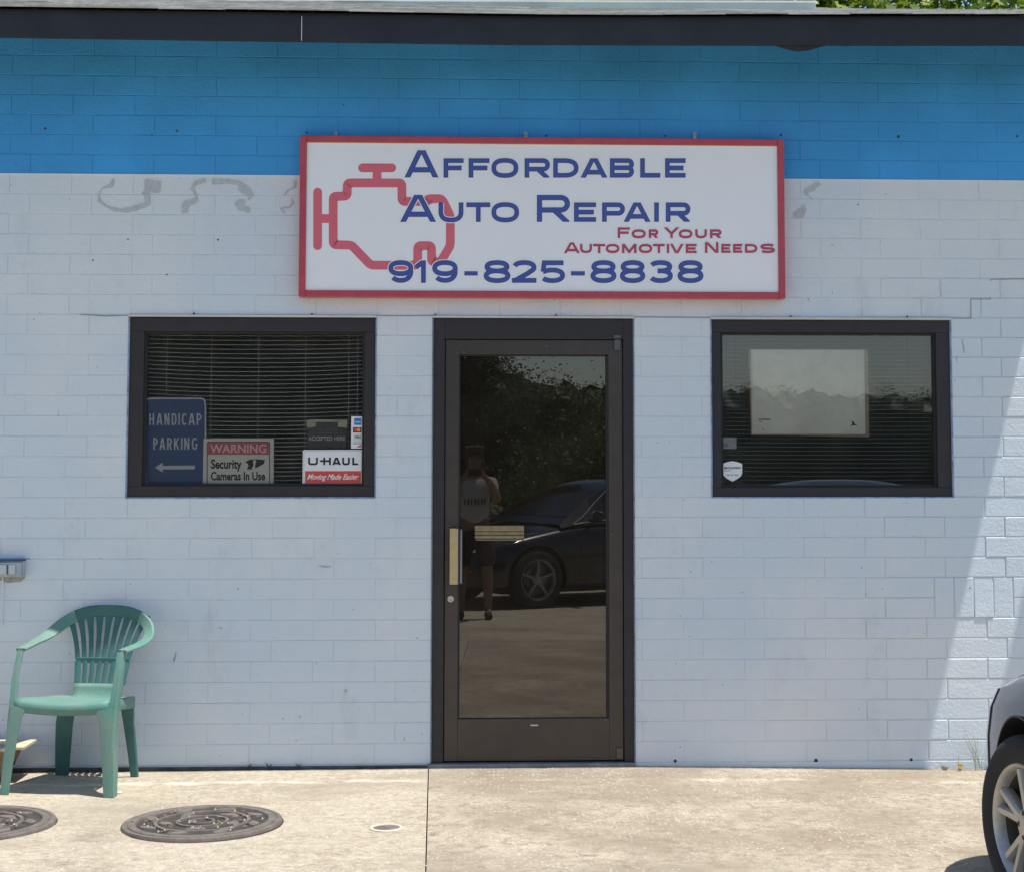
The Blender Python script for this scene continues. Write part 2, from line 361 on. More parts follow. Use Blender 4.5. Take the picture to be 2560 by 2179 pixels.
# painted highlight along the blue edge, and a stepped crack through the joints
MB().box(XL, XR, -.0042, .001, ZB-.0035, ZB+.001).build('highlight_strip', M('highlight_white', (.80, .83, .86), .5), bld)
def ribbon(pts, w, closed=False):          # 2-D ribbon in photo pixels -> list of quads
    if isinstance(w, list): pw = [(p, x) for i, (p, x) in enumerate(zip(pts, w)) if i == 0 or math.dist(p, pts[i-1]) > 1e-3]; pts = [p for p, x in pw]; w = [x for p, x in pw]
    else: pts = [p for i, p in enumerate(pts) if i == 0 or math.dist(p, pts[i-1]) > 1e-3]
    if closed and math.dist(pts[0], pts[-1]) < 1e-3: pts = pts[:-1]
    m = len(pts); L = []; Rr = []
    for i in range(m):
        p0 = pts[i-1] if (i > 0 or closed) else None; p1 = pts[i]; p2 = pts[(i+1) % m] if (i < m-1 or closed) else None
        def dn(a, b):
            dx, dy = b[0]-a[0], b[1]-a[1]; l = math.hypot(dx, dy) or 1; return (-dy/l, dx/l)
        n1 = dn(p0, p1) if p0 else dn(p1, p2); n2 = dn(p1, p2) if p2 else n1
        nx, ny = n1[0]+n2[0], n1[1]+n2[1]; l = math.hypot(nx, ny) or 1; nx /= l; ny /= l
        c = max(.45, nx*n1[0]+ny*n1[1]); ww = (w[i] if isinstance(w, list) else w)/2/c
        L.append((p1[0]+nx*ww, p1[1]+ny*ww)); Rr.append((p1[0]-nx*ww, p1[1]-ny*ww))
    return [(L[i], L[(i+1) % m], Rr[(i+1) % m], Rr[i]) for i in range(m if closed else m-1)]
def clip(poly, lo, hi):
    for sgn, lim in ((1, lo), (-1, -hi)):
        out = []
        for i in range(len(poly)):
            a, b = poly[i-1], poly[i]; fa, fb = sgn*a[1]-lim, sgn*b[1]-lim
            if (fa >= 0) != (fb >= 0):
                t = fa/(fa-fb); out.append((a[0]+(b[0]-a[0])*t, a[1]+(b[1]-a[1])*t))
            if fb >= 0: out.append(b)
        poly = out
        if not poly: break
    return poly
crk = MB()
for q in ribbon([(2372,796),(2427,796),(2427,748),(2476,748),(2477,699),(2530,698),(2640,697)], 2.2):
    crk.add([at(u, v, -.0028) for u, v in q], [(0,1,2,3)])
crk.build('crack', M('crack_shadow_dirt', (.30, .33, .36), .9), bld)
for pts, wd in (([(200,787),(262,790),(330,789)], [1.5, 3.5, 1.5]), ([(940,789),(1010,790),(1086,789)], 2.2), ([(1582,793),(1700,794),(1778,795)], 2)):
    crk = MB()
    for q in ribbon(pts, wd): crk.add([at(u, v, -.0028) for u, v in q], [(0,1,2,3)])
    crk.build('crack', MT['crack_shadow_dirt'], bld)
# grey traces of glue where old letters stood
GLUE = M('old_adhesive', (.53, .565, .59), .85, var=.18, vscale=60)
rr = random.Random(3)
def glue(pts, wds, ox, oy, s):
    P = []; W = []
    for i in range(len(pts)-1):
        for t in range(6):
            a = t/6; P.append((pts[i][0]*(1-a)+pts[i+1][0]*a+rr.uniform(-3, 3), pts[i][1]*(1-a)+pts[i+1][1]*a+rr.uniform(-3, 3)))
            W.append((wds[i]*(1-a)+wds[i+1]*a)*rr.uniform(.75, 1.2))
    P.append(pts[-1]); W.append(wds[-1])
    # smooth the path
    for _ in range(2): P = [P[0]]+[((P[i-1][0]+2*P[i][0]+P[i+1][0])/4, (P[i-1][1]+2*P[i][1]+P[i+1][1])/4) for i in range(1, len(P)-1)]+[P[-1]]
    mb = MB()
    for j, q in enumerate(ribbon([(ox+x/s, oy+y/s) for x, y in P], [w_/s for w_ in W])): mb.add([at(u, v, -.0026-j*.00001) for u, v in q], [(0,1,2,3)])
    mb.build('glue_mark', GLUE, bld)
S1 = 2.3033
glue([(655,1035),(640,1070),(590,1082),(568,1115),(570,1155),(610,1190),(670,1212),(740,1212),(800,1195),(850,1172),(850,1135),(828,1112),(850,1095)], [22,24,8,6,22,10,22,28,28,34,30,20,40], 0, 0, S1)
glue([(835,1038),(870,1068),(905,1095),(915,1045)], [18,78,50,24], 0, 0, S1)
glue([(1185,1038),(1125,1055),(1105,1090),(1130,1120),(1130,1155),(1060,1180),(1068,1228)], [26,26,12,10,30,40,36], 0, 0, S1)
glue([(1222,1048),(1300,1045),(1380,1055),(1405,1095),(1455,1125),(1430,1152)], [34,24,26,60,14,10], 0, 0, S1)
glue([(1410,1160),(1370,1170),(1390,1195),(1438,1215)], [20,38,40,26], 0, 0, S1)
glue([(1700,1040),(1698,1080),(1650,1100),(1640,1128)], [26,14,10,8], 0, 0, S1)
glue([(1675,1145),(1690,1170),(1670,1195),(1615,1200),(1640,1228)], [8,16,12,10,16], 0, 0, S1)
glue([(800,1052),(765,1082),(715,1105),(740,1130),(765,1148)], [26,36,28,6,6], 1700, 0, 2.302)
glue([(708,1180),(712,1205),(690,1232),(655,1240)], [8,36,60,24], 1700, 0, 2.302)
# scuffs and drips low on the wall
SCF = M('scuff_dirt', (.44, .47, .50), .9, var=.4, vscale=60)
for pts, wd in ([[(434,1652),(439,1638),(440,1628)], [4,3,1.5]], [[(795,1413),(815,1416),(828,1415)], [2,4,1]], [[(2405,848),(2409,870),(2411,884)], [2,3,1]],
                [[(2391,891),(2392,905)], [2.5,2]], [[(1043,1592),(1043,1595)], [4,4]], [[(2020,747),(2022,751)], [3,3]], [[(145,1026),(146,1040)], [1,1.4]],
                [[(860,1726),(866,1724),(863,1733)], [3,3,1]],
                [[(750,1792),(752,1789)], [4,3]], [[(740,1852),(741,1848)], [3,3]], [[(1010,1850),(1012,1842)], [3,2]]):
    sc_ = MB()
    for q in ribbon(pts, wd): sc_.add([at(u, v, -.0027) for u, v in q], [(0,1,2,3)])
    sc_.build('scuff', SCF, bld)
# holes drilled in the wall
HOLE = M('hole_shadow_paint', (.05, .06, .07), .9)
for u, v, r_ in ((113,322,3),(442,328,3),(380,338,2),(858,262,2),(545,600,2.4),(2246,342,4),(2543,341,3),(320,599,2),(232,651,2),(417,687,2),(767,332,2.6),(1366,340,2.6),(1662,340,2.6),(1952,338,3),(2040,1900,5),(1688,1901,4),(2278,1898,4),(2145,512,2),(1866,1210,1.5)):
    p = at(u, v, -.0024); a = r_/495
    MB().add([p+Vector((a*math.cos(t*math.pi/4), 0, a*math.sin(t*math.pi/4))) for t in range(8)], [tuple(range(8))]).build('drill_hole', HOLE, bld)

# footing strip left of the door is dark with dirt
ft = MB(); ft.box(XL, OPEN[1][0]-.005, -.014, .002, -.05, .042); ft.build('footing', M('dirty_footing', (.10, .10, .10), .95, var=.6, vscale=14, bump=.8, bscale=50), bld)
ft = MB(); ft.box(OPEN[1][1]+.003, XR, -.0034, .0015, -.06, .043); ft.build('footing', WHITE, bld)

# ---- windows
def window(op, lab, gl):
    x0, x1, z0, z1 = op
    fr = MB(); fw = gl
    Y0, Y1 = .006, .07
    fr.box(x0, x1, Y0, Y1, z1-fw[1], z1); fr.box(x0, x1, Y0, Y1, z0, z0+fw[3])
    fr.box(x0, x0+fw[0], Y0+.0005, Y1, z0+fw[3], z1-fw[1]); fr.box(x1-fw[2], x1, Y0+.0005, Y1, z0+fw[3], z1-fw[1])
    win = fr.build('window', BRONZE, bld, bevel=.003); win['label'] = lab
    a, b_, c_, d_ = x0+fw[0], x1-fw[2], z0+fw[3], z1-fw[1]
    st = MB(); g_ = .012                   # glazing stop, a step back from the frame
    st.box(a, b_, .022, .06, d_-g_, d_); st.box(a, b_, .022, .06, c_, c_+g_); st.box(a, a+g_, .022, .06, c_+g_, d_-g_); st.box(b_-g_, b_, .022, .06, c_+g_, d_-g_)
    st.build('glazing_stop', M('black_rubber', (.02, .02, .022), .7), win)
    MB().box(a+.002, b_-.002, .036, .042, c_+.002, d_-.002).build('pane', GLASS, win)
    MB().box(x0-.006, x1+.008, -.014, .05, z1+.0005, z1+.011).build('flashing', CREAM, win, bevel=.001)
    ck = MB(); ck.box(x0-.007, x0-.0003, -.0035, .01, z0-.006, z1); ck.box(x1+.0003, x1+.007, -.0035, .01, z0-.006, z1); ck.box(x0-.0003, x1+.0003, -.0035, .01, z0-.007, z0-.0003)
    ck.build('caulk', M('blue_edge_paint', (.05, .13, .33), .6, var=.5, vscale=25, col2=(.40, .5, .62)), win)
    for t in ((.26, .74) if x0 < 0 else (.33, .82)):
        xx = x0+(x1-x0)*t; MB().lathe([(.004, -.012), (.004, -.004), (.0015, -.003), (.0015, .004)], (xx, 0, z1+.017), 'y', 8).build('screw', BLK, win)
    return win
window(OPEN[0], 'left window with blinds and signs', (.072, .070, .054, .056))
window(OPEN[2], 'right window with a taped board', (.046, .064, .072, .046))

# ---- door
x0, x1, z1 = -.230, .781, 2.266
fr = MB(); zl_ = .045
lx0, lx1, lz1 = at(1112, 1300, .02).x, at(1557, 1300, .02).x, at(1300, 850, .02).z
fr.box(x0, lx0-.003, .004, .10, zl_-.01, z1); fr.box(lx1+.003, x1, .004, .10, zl_-.01, z1); fr.box(lx0-.003, lx1+.003, .0045, .10, lz1+.003, z1)
fr.box(lx0-.003, lx1+.003, .075, .10, zl_, lz1+.003)
door_frame = fr.build('door_frame', BRONZE, bld, bevel=.003)
MB().box(x0-.006, x1+.006, -.014, .04, z1+.0005, z1+.010).build('flashing', CREAM, door_frame)
for xx in (x0+.01, x0+.62): MB().lathe([(.004, -.012), (.004, -.004), (.0015, -.003), (.0015, .004)], (xx, 0, z1+.017), 'y', 8).build('screw', BLK, door_frame)
ck = MB(); ck.box(x0-.006, x0-.0003, -.0035, .01, .05, z1); ck.box(x1+.0003, x1+.006, -.0035, .01, .04, z1)
ck.build('caulk', M('grey_caulk', (.20, .25, .33), .8, var=.6, vscale=30), door_frame)
gx0, gx1 = at(1146, 1300, .045).x, at(1521, 1300, .045).x
gz1, gz0 = at(1300, 887, .045).z, at(1300, 1793, .045).z
lf = MB(); ly0, ly1 = .014, .06
lf.box(lx0, gx0, ly0, ly1, zl_+.012, lz1); lf.box(gx1, lx1, ly0, ly1, zl_+.012, lz1)
lf.box(gx0, gx1, ly0+.0005, ly1, gz1, lz1); lf.box(gx0, gx1, ly0+.0005, ly1, zl_+.012, gz0)
door = lf.build('door', DOORM, bld, bevel=.0025); door['label'] = 'dark bronze glass door with brass pull'
st = MB(); g_ = .008; st.box(gx0, gx0+g_, .020, .05, gz0, gz1); st.box(gx1-g_-.006, gx1, .020, .05, gz0, gz1); st.box(gx0+g_, gx1-g_, .020, .05, gz1-g_, gz1)
st.build('glazing_stop', MT['black_rubber'], door)
MB().box(gx0+.001, gx1-.001, .036, .041, gz0+.001, gz1-.001).build('pane', DGLASS, door)
def wbox(u0, u1, v0, v1, y0, y1, mb=None):
    mb = mb or MB(); a = at(u0, v1, y0); b_ = at(u1, v0, y0); return mb.box(a.x, b_.x, y0, y1, a.z, b_.z)
h = wbox(1124, 1145.5, 1320, 1460, -.03, -.026); hd = h.build('handle', BRASS, door, bevel=.002)
h = MB(); wbox(1146, 1157, 1321, 1459, -.028, .0, h); wbox(1126, 1147, 1326, 1455, -.0255, .014, h)
h.build('grip', M('dark_anodised_metal', (.06, .065, .08), .3, .6), hd)
wbox(1151.5, 1154, 1323, 1457, -.031, -.0285).build('grip_edge', STEEL, hd)
p = at(1126.5, 1496, .01); MB().lathe([(.017, .012), (.017, .002), (.015, -.001), (.009, -.001), (.008, -.006), (0.0001, -.006)], p, 'y', 24).build('lock', M('nickel', (.62, .60, .57), .35, .6), door, smooth=True)
MB().box(p.x-.0015, p.x+.0015, p.y-.0075, p.y-.005, p.z-.009, p.z-.001).build('keyhole', BLK, door)
# brass push bar plate on the glass
pb = MB(); wbox(1187, 1310, 1313, 1327, .022, .036, pb); wbox(1187, 1310, 1328, 1337, .028, .036, pb); wbox(1187, 1310, 1338, 1345, .020, .036, pb); wbox(1189, 1311, 1347, 1350, .026, .036, pb)
pb.build('push_plate', M('aged_brass', (.36, .29, .16), .35, .6, var=.3, vscale=40), door, bevel=.0015)
hg = MB(); wbox(1534, 1552, 838, 846, -.004, .02, hg); wbox(1536, 1551, 849, 875, -.002, .02, hg); hg.build('hinge', M('dull_grey_metal', (.13, .13, .14), .45, .5), door, bevel=.002)
wbox(1541, 1558, 1868, 1897, .002, .02).build('hinge', M('brown_pivot_cover', (.12, .10, .09), .45, .4), door, bevel=.004)
wbox(1326, 1345, 1810, 1813.5, .012, .0145).build('bumper_slot', M('pale_plastic', (.6, .58, .55), .5), door)
for u, v in ((1143,883),(1158,881),(1480,881),(1367,866),(1109,829),(1530,1334),(1514,1799)):
    p = at(u, v, .013); MB().lathe([(.0018, 0), (.0001, -.001)], p, 'y', 6).build('rivet', M('pale_rivet', (.5, .5, .45), .5), door)
# sill: grey painted concrete threshold
MB().box(x0-.02, x1+.005, -.025, .12, -.02, .049).build('threshold', M('grey_sill', (.20, .21, .22), .8, var=.4, vscale=14, bump=.4), bld, bevel=.006)

# ---- the room behind
rm = MB(); rm.box(XL, XR, 4.5, 4.6, -.1, 2.62); rm.box(XL-.1, XL, .2, 4.6, -.1, 3.6); rm.box(XR, XR+.1, .2, 4.6, -.1, 3.6)
rm.build('room_wall', ROOMW, bld)
MB().box(XL, XR, .201, 4.5, 2.62, 2.68).build('ceiling', ROOMW, bld)
MB().box(XL, XR, .201, 4.5, -.05, .02).build('room_floor', ROOMF, bld)

# ---- roof
OV = .45                                  # eave overhang
fz0 = lambda x: .5*(at(1250, 111, -OV).z)+.5*at(1250, 111, -OV).z + .006*((x-.1)/2.6)**2
EX, EX2 = 3.19, 3.51
roof = empty('roof', (0, 0, 0), parent=bld)
def vz(u, v): return at(u, v, -OV-.02).z
import bisect
def interp(tab, x):
    if x <= tab[0][0]: return tab[0][1]
    for (a, va), (b_, vb) in zip(tab[:-1], tab[1:]):
        if x <= b_: return va+(vb-va)*(x-a)/(b_-a)
    return tab[-1][1]
TT = [(at(u, v, -OV-.02).x, at(u, v, -OV-.02).z) for u, v in ((-300,17),(0,21),(300,25),(560,28),(1000,35),(1300,40),(1600,41),(2050,40),(2560,39),(2900,38))]
TB = [(at(u, v, -OV).x, at(u, v, -OV).z) for u, v in ((-300,90),(0,93),(754,104),(1250,111),(1900,113),(2560,113),(2900,112))]
ztop = lambda x: interp(TT, x); zbot = lambda x: interp(TB, x)
def bandx(xa, xb, y0, y1, lo, hi, n=24):
    mb = MB(); vs = []
    for i in range(n+1):
        x = xa+(xb-xa)*i/n; vs += [(x, y0, lo(x)), (x, y0, hi(x)), (x, y1, hi(x)), (x, y1, lo(x))]
    fs = [(i*4+k, i*4+(k+1) % 4, (i+1)*4+(k+1) % 4, (i+1)*4+k) for i in range(n) for k in range(4)]+[(0,1,2,3), (n*4+3, n*4+2, n*4+1, n*4)]
    return mb.add(vs, fs)
gapx = at(754, 80, -OV).x
bandx(XL, gapx-.002, -OV, -OV+.022, zbot, lambda x: ztop(x)+.003).build('fascia_board', FASC, roof, bevel=.002)
bandx(gapx+.002, EX, -OV, -OV+.022, zbot, lambda x: ztop(x)+.003).build('fascia_board', FASC, roof, bevel=.002)
bandx(gapx-.0018, gapx+.0018, -OV+.001, -OV+.008, lambda x: zbot(x)+.005, lambda x: zbot(x)+.125, 1).build('bare_wood_gap', M('bare_white_wood', (.7, .72, .74), .7), roof)
bandx(EX2, XR, -OV, -OV+.022, zbot, lambda x: ztop(x)-.004, 6).build('fascia_board', FASC, roof)
sf = MB(); sf.box(XL, EX, -OV+.022, .0, 3.695, 3.71); sf.box(EX2, XR, -OV+.022, .0, 3.695, 3.71); sf.build('soffit', M('dark_soffit_paint', (.03, .04, .07), .8), roof)
# loose strip sagging below the fascia
q = MB(); vs = []; N = 16
for i in range(N+1):
    t = i/N; u = 1925+t*170; sag = 15*math.sin(math.pi*min(1, t*1.15))**1.6 if t < .87 else 15*math.sin(math.pi*min(1, t*1.15))**1.6
    a = at(u, 108, -OV+.008); b_ = at(u, 113.5+max(0, sag if t < .86 else 0), -OV+.012)
    vs += [tuple(a), tuple(b_), (b_.x, b_.y+.006, b_.z), (a.x, a.y+.006, a.z)]
q.add(vs, [(i*4+k, i*4+(k+1) % 4, (i+1)*4+(k+1) % 4, (i+1)*4+k) for i in range(N) for k in range(4)]+[(0,1,2,3), (N*4+3, N*4+2, N*4+1, N*4)])
q.build('loose_trim', FASC, roof)
# shingles: every tab a piece near the eave
RUN = 3.4
def slope(x): return math.tan(R(17.9 - 1.75*min(1, max(0, (x+2.4)/5.2))))
def rz(x, t): return ztop(x)+.003+t*slope(x)
expo = .142; ncourse = int(RUN/expo)
rest_s = MB(); cnt = 0
def shingle(xa, xb, t0, th, lift):
    y0 = -OV-.022+t0; L_ = .19; vs = []
    for x in (xa, xb):
        vs += [(x, y0, rz(x, t0)+lift), (x, y0, rz(x, t0)+lift+th), (x, y0+L_, rz(x, t0+L_)+.002), (x, y0+L_, rz(x, t0+L_)-.003)]
    return vs, [(0,1,2,3), (7,6,5,4), (0,4,5,1), (1,5,6,2), (2,6,7,3), (3,7,4,0)]
rs = random.Random(11)
SHm = [M('shingle_a', (.50, .49, .45), .9, var=.3, vscale=20), M('shingle_b', (.42, .41, .38), .9, var=.3, vscale=20), M('shingle_c', (.36, .35, .31), .9, var=.35, vscale=20)]
for c_ in range(ncourse):
    off = (c_ % 3)*.1; x = XL+off-.3
    while x < XR:
        xa, xb = max(x, XL), min(x+.302, XR)
        x += .305
        if xb-xa < .02 or (xa > EX-.01 and xb < EX2) : continue
        if xa < EX < xb: xb = EX
        if xa < EX2 < xb: xa = EX2
        vs, fs = shingle(xa, xb, c_*expo, .006+rs.random()*.004, .003+rs.random()*.004)
        if xa > -3 and xb < 3.4 and cnt < 300 and c_ < 14:
            MB().add(vs, fs).build('shingle', SHm[rs.randrange(3)], roof, fix=False); cnt += 1
        else: rest_s.add(vs, fs)
tag(rest_s.build('shingle', SHING, roof, fix=False), kind='stuff')
rd = MB(); vs = []
for x in [XL+i*(EX-XL)/20 for i in range(21)]:
    vs += [(x, -OV-.02, ztop(x)-.003), (x, -OV-.02+RUN, rz(x, RUN)-.006), (x, -OV-.02+2*RUN, ztop(x)-.003)]
rd.add(vs, [(i*3, i*3+3, i*3+4, i*3+1) for i in range(20)]+[(i*3+1, i*3+4, i*3+5, i*3+2) for i in range(20)]).build('roof_deck', FASC, roof)
# the long pale metal curb lying on the roof
sy = -OV-.02+1.55
sa = MB(); vs = []; NS = 14
ST = [(548,-1,15.5),(900,0,20),(1200,2,23.5),(1500,3,25),(2039,4,27)]
for i in range(NS+1):
    u = 548+(2039-548)*i/NS
    zt_ = at(u, interp([(a, b_) for a, b_, c_ in ST], u), sy); zb_ = at(u, interp([(a, c_) for a, b_, c_ in ST], u), sy)
    vs += [(zt_.x, sy, zb_.z), (zt_.x, sy, zt_.z), (zt_.x, sy+.35, zt_.z+.004), (zt_.x, sy+.35, zb_.z)]
sa.add(vs, [(i*4+k, i*4+(k+1) % 4, (i+1)*4+(k+1) % 4, (i+1)*4+k) for i in range(NS) for k in range(4)]+[(0,1,2,3), (NS*4+3, NS*4+2, NS*4+1, NS*4)])
curb = sa.build('metal_curb', PALE, roof)
lip = MB(); vs = []
for i in range(NS+1):
    u = 548+(2041-548)*i/NS; zt_ = at(u, interp([(a, b_) for a, b_, c_ in ST], u), sy-.012)
    vs += [(zt_.x, sy-.012, zt_.z-.006), (zt_.x, sy-.012, zt_.z+.004), (zt_.x, sy+.3, zt_.z+.008), (zt_.x, sy+.3, zt_.z+.002)]
lip.add(vs, [(i*4+k, i*4+(k+1) % 4, (i+1)*4+(k+1) % 4, (i+1)*4+k) for i in range(NS) for k in range(4)]+[(0,1,2,3), (NS*4+3, NS*4+2, NS*4+1, NS*4)])
lip.build('metal_lip', M('white_metal_edge', (.75, .76, .76), .5), roof)

# ================================================================== THE SIGN
YS = -.07
sign = empty('shop_sign', at(1355, 745, YS), 'long white sign in a red frame with engine outline and phone number, above the door', 'sign')
a, b_ = at(748, 741, YS), at(1962.5, 341, YS)
sx0, sx1, sz0, sz1 = at(747.5, 600, YS).x, at(1962.5, 600, YS).x, at(1300, 744, YS).z, at(1300, 343, YS).z
FW = .0325
fb = MB().box(sx0, sx0+FW, YS, -.003, sz0, sz1).build('frame_rail', SRED, sign, bevel=.003)
MB().box(sx1-FW, sx1, YS, -.003, sz0, sz1).build('frame_rail', SRED, sign, bevel=.003)
MB().box(sx0+FW+.0005, sx1-FW-.0005, YS+.002, -.003, sz1-FW, sz1).build('frame_rail', SRED, sign, bevel=.003)
MB().box(sx0+FW+.0005, sx1-FW-.0005, YS+.002, -.003, sz0, sz0+FW).build('frame_rail', SRED, sign, bevel=.003)
YP = YS+.012
MB().box(sx0+FW+.001, sx1-FW-.001, YP, -.004, sz0+FW+.001, sz1-FW-.001).build('panel', SIGNW, sign)
pin = MB()
for (xa, xb, za, zc) in ((sx0+FW+.001, sx1-FW-.001, sz1-FW-.004, sz1-FW-.001),):
    pin.box(xa, xb, YP-.003, YP-.0005, za, zc)
pin.build('edge_strip', M('yellowed_edge', (.75, .60, .38), .6), sign)
for u in (839, 1314.5, 1737.5):
    k = MB(); pt = at(u, 341, -.03); k.box(pt.x-.008, pt.x+.008, -.02, -.017, pt.z-.03, pt.z+.024)
    br = k.build('bracket', M('galvanised_metal', (.50, .53, .55), .5, .4), sign)
    for dz in (.006, .016): MB().lathe([(.003, -.0225), (.0001, -.0225)], (pt.x, 0, pt.z+dz), 'y', 8).build('screw', BLK, br)
Q = lambda x, y: (700+x/1.5946, 320+y/1.5946)   # sheet coordinates of the sign's artwork
def strokes(name, polys, t, Y, m, parent, box=None, X=Q, off0=0):
    mb = MB(); s = off0
    for pl, cl in polys:
        s += 1
        for q in ribbon(pl, t, cl):
            if box: q = clip(list(q), box[0], box[1])
            if len(q) < 3: continue
            mb.add([at(*X(x, y), Y-s*.00002) for x, y in q], [tuple(range(len(q)))])
    return mb.build(name, m, parent)
def arc(cx, cy, rx, ry, a0, a1, n=14, e=1.0):
    out = []
    for i in range(n+1):
        a = R(a0+(a1-a0)*i/n); c, s_ = math.cos(a), math.sin(a)
        out.append((cx+rx*math.copysign(abs(c)**e, c), cy+ry*math.copysign(abs(s_)**e, s_)))
    return out
def glyph(ch, x0, x1, y0, y1, t):
    i = t/2; L, Rr, T, B = x0+i, x1-i, y0+i, y1-i; m = (x0+x1)/2; mid = (y0+y1)/2; h = y1-y0; w_ = x1-x0
    V = lambda x: ([(x, y0), (x, y1)], False)
    def diag(xa, ya, xb, yb, k=.2): return ([(xa-(xb-xa)*k, ya-(yb-ya)*k), (xb+(xb-xa)*k, yb+(yb-ya)*k)], False)
    if ch == 'A':
        f = t*.62
        f2 = t*.2; yb_ = y0+h*.72; k = (yb_-y0)/h; xl = (m-f2)+(x0+f-(m-f2))*k
        return [diag(x0+f, y1, m-f2, y0), diag(m+f2, y0, x1-f, y1), ([(xl, yb_), (2*m-xl, yb_)], False)]
    if ch in 'EF':
        o = [V(L), ([(x0, T), (x1, T)], False), ([(x0, mid), (x1-w_*.10, mid)], False)]
        return o+([([(x0, B), (x1, B)], False)] if ch == 'E' else [])
    if ch == 'L': return [V(L), ([(x0, B), (x1, B)], False)]
    if ch == 'T': return [([(x0, T), (x1, T)], False), V(m)]
    if ch == 'I': return [V(m)]
    if ch == 'H': return [V(L), V(Rr), ([(L, mid), (Rr, mid)], False)]
    if ch == '-': return [([(x0, mid), (x1, mid)], False)]
    if ch == 'O': return [(arc(m, mid, Rr-m, B-mid, 0, 350, 35, .82), True)]
    if ch == 'D':
        r_ = w_*.45; return [V(L), ([(x0, T), (Rr-r_, T)]+arc(Rr-r_, mid, r_, B-mid, -84, 84, 16, .85)+[(Rr-r_, B), (x0, B)], False)]
    if ch in 'RPB':
        lo = y0+h*(.56 if ch != 'B' else .49); c = (T+lo)/2; ry = (lo-T)/2
        o = [V(L), ([(x0, T), (Rr-ry, T)]+arc(Rr-ry, c, ry, ry, -80, 80, 10)+[(Rr-ry, lo), (x0, lo)], False)]
        if ch == 'R': o.append(diag(m+w_*.02, lo, x1-t*.62, y1, .1))
        if ch == 'B': c2 = (lo+B)/2; r2 = (B-lo)/2; o.append(([(x0, lo), (Rr-r2, lo)]+arc(Rr-r2, c2, r2, r2, -80, 80, 10)+[(Rr-r2, B), (x0, B)], False))
        return o
    if ch == 'U':
        ry = h*.42; return [([(L, y0), (L, B-ry)]+arc(m, B-ry, Rr-m, ry, 180, 0, 18, .8)+[(Rr, B-ry), (Rr, y0)], False)]
    if ch == 'Y': return [diag(x0+t*.6, y0, m, mid+h*.08, .1), diag(m, mid+h*.08, x1-t*.6, y0, .1), ([(m, mid), (m, y1)], False)]
    if ch == 'V': return [diag(x0+t*.6, y0, m-t*.1, y1), diag(m+t*.1, y1, x1-t*.6, y0)]
    if ch == 'M': return [V(L), V(Rr), diag(L, y0, m, y1-h*.12, .08), diag(m, y1-h*.12, Rr, y0, .08)]
    if ch == 'N': return [V(L), V(Rr), diag(L+t*.1, y0, Rr-t*.1, y1, .05)]
    if ch == 'C': return [(arc(m, mid, Rr-m, B-mid, -42, -318, 30, .85), False)]
    if ch == 'G': return [(arc(m, mid, Rr-m, B-mid, -42, -350, 30, .85)+[(Rr, mid+h*.05), (m+w_*.1, mid+h*.05)], False)]
    if ch == 'K': return [V(L), diag(L, mid+h*.12, x1-t*.6, y0, .05), diag(L+w_*.25, mid, x1-t*.6, y1, .05)]
    if ch in 'S':
        c1 = (T+mid)/2; c2 = (mid+B)/2; r1 = (mid-T)/2
        return [(arc(m, c1, Rr-m, r1, -28, -180, 12, .8)+arc(m, c1, m-L, r1, -190, -262, 6, .8)+arc(m, c2, Rr-m, r1, -82, 0, 8, .8)+arc(m, c2, Rr-m, r1, 10, 155, 12, .8), False)]
    if ch == '8':
        lo = y0+h*.47; return [(arc(m, (T+lo)/2, (Rr-m)*.92, (lo-T)/2, 0, 345, 28, .9), True), (arc(m, (lo+B)/2, Rr-m, (B-lo)/2, 0, 345, 28, .9), True)]
    if ch == '9':
        lo = y0+h*.60; return [(arc(m, (T+lo)/2, Rr-m, (lo-T)/2, 0, 345, 28, .88), True), (arc(m, mid, Rr-m, B-mid, -20, 90, 14, .9)+arc(m, mid, m-L, B-mid, 96, 140, 5, .9), False)]
    if ch == '1': return [V(m+w_*.22), diag(m+w_*.22, y0+t*.2, x0, y0+h*.30, .02)]
    if ch == '2':
        c1 = y0+h*.32; return [(arc(m, c1, Rr-m, c1-T, -165, 25, 18, .9)+[(m+w_*.12, y0+h*.60), (L+w_*.03, B)], False), ([(x0, B), (x1, B)], False)]
    if ch == '5':
        c1 = y0+h*.66; return [([(x1-w_*.06, T), (L+w_*.10, T)], False), ([(L+w_*.10, y0), (L+w_*.04, mid)], False), ([(L+w_*.04, mid)]+arc(m, c1, Rr-m, B-c1, -118, 150, 24, .9), False)]
    if ch == '3':
        lo = y0+h*.47; return [(arc(m, (T+lo)/2, (Rr-m)*.93, (lo-T)/2, -160, 80, 18, .9)+[(m-w_*.12, lo)], False), (arc(m, (lo+B)/2, Rr-m, (B-lo)/2, -80, 155, 20, .9), False)]
    return []
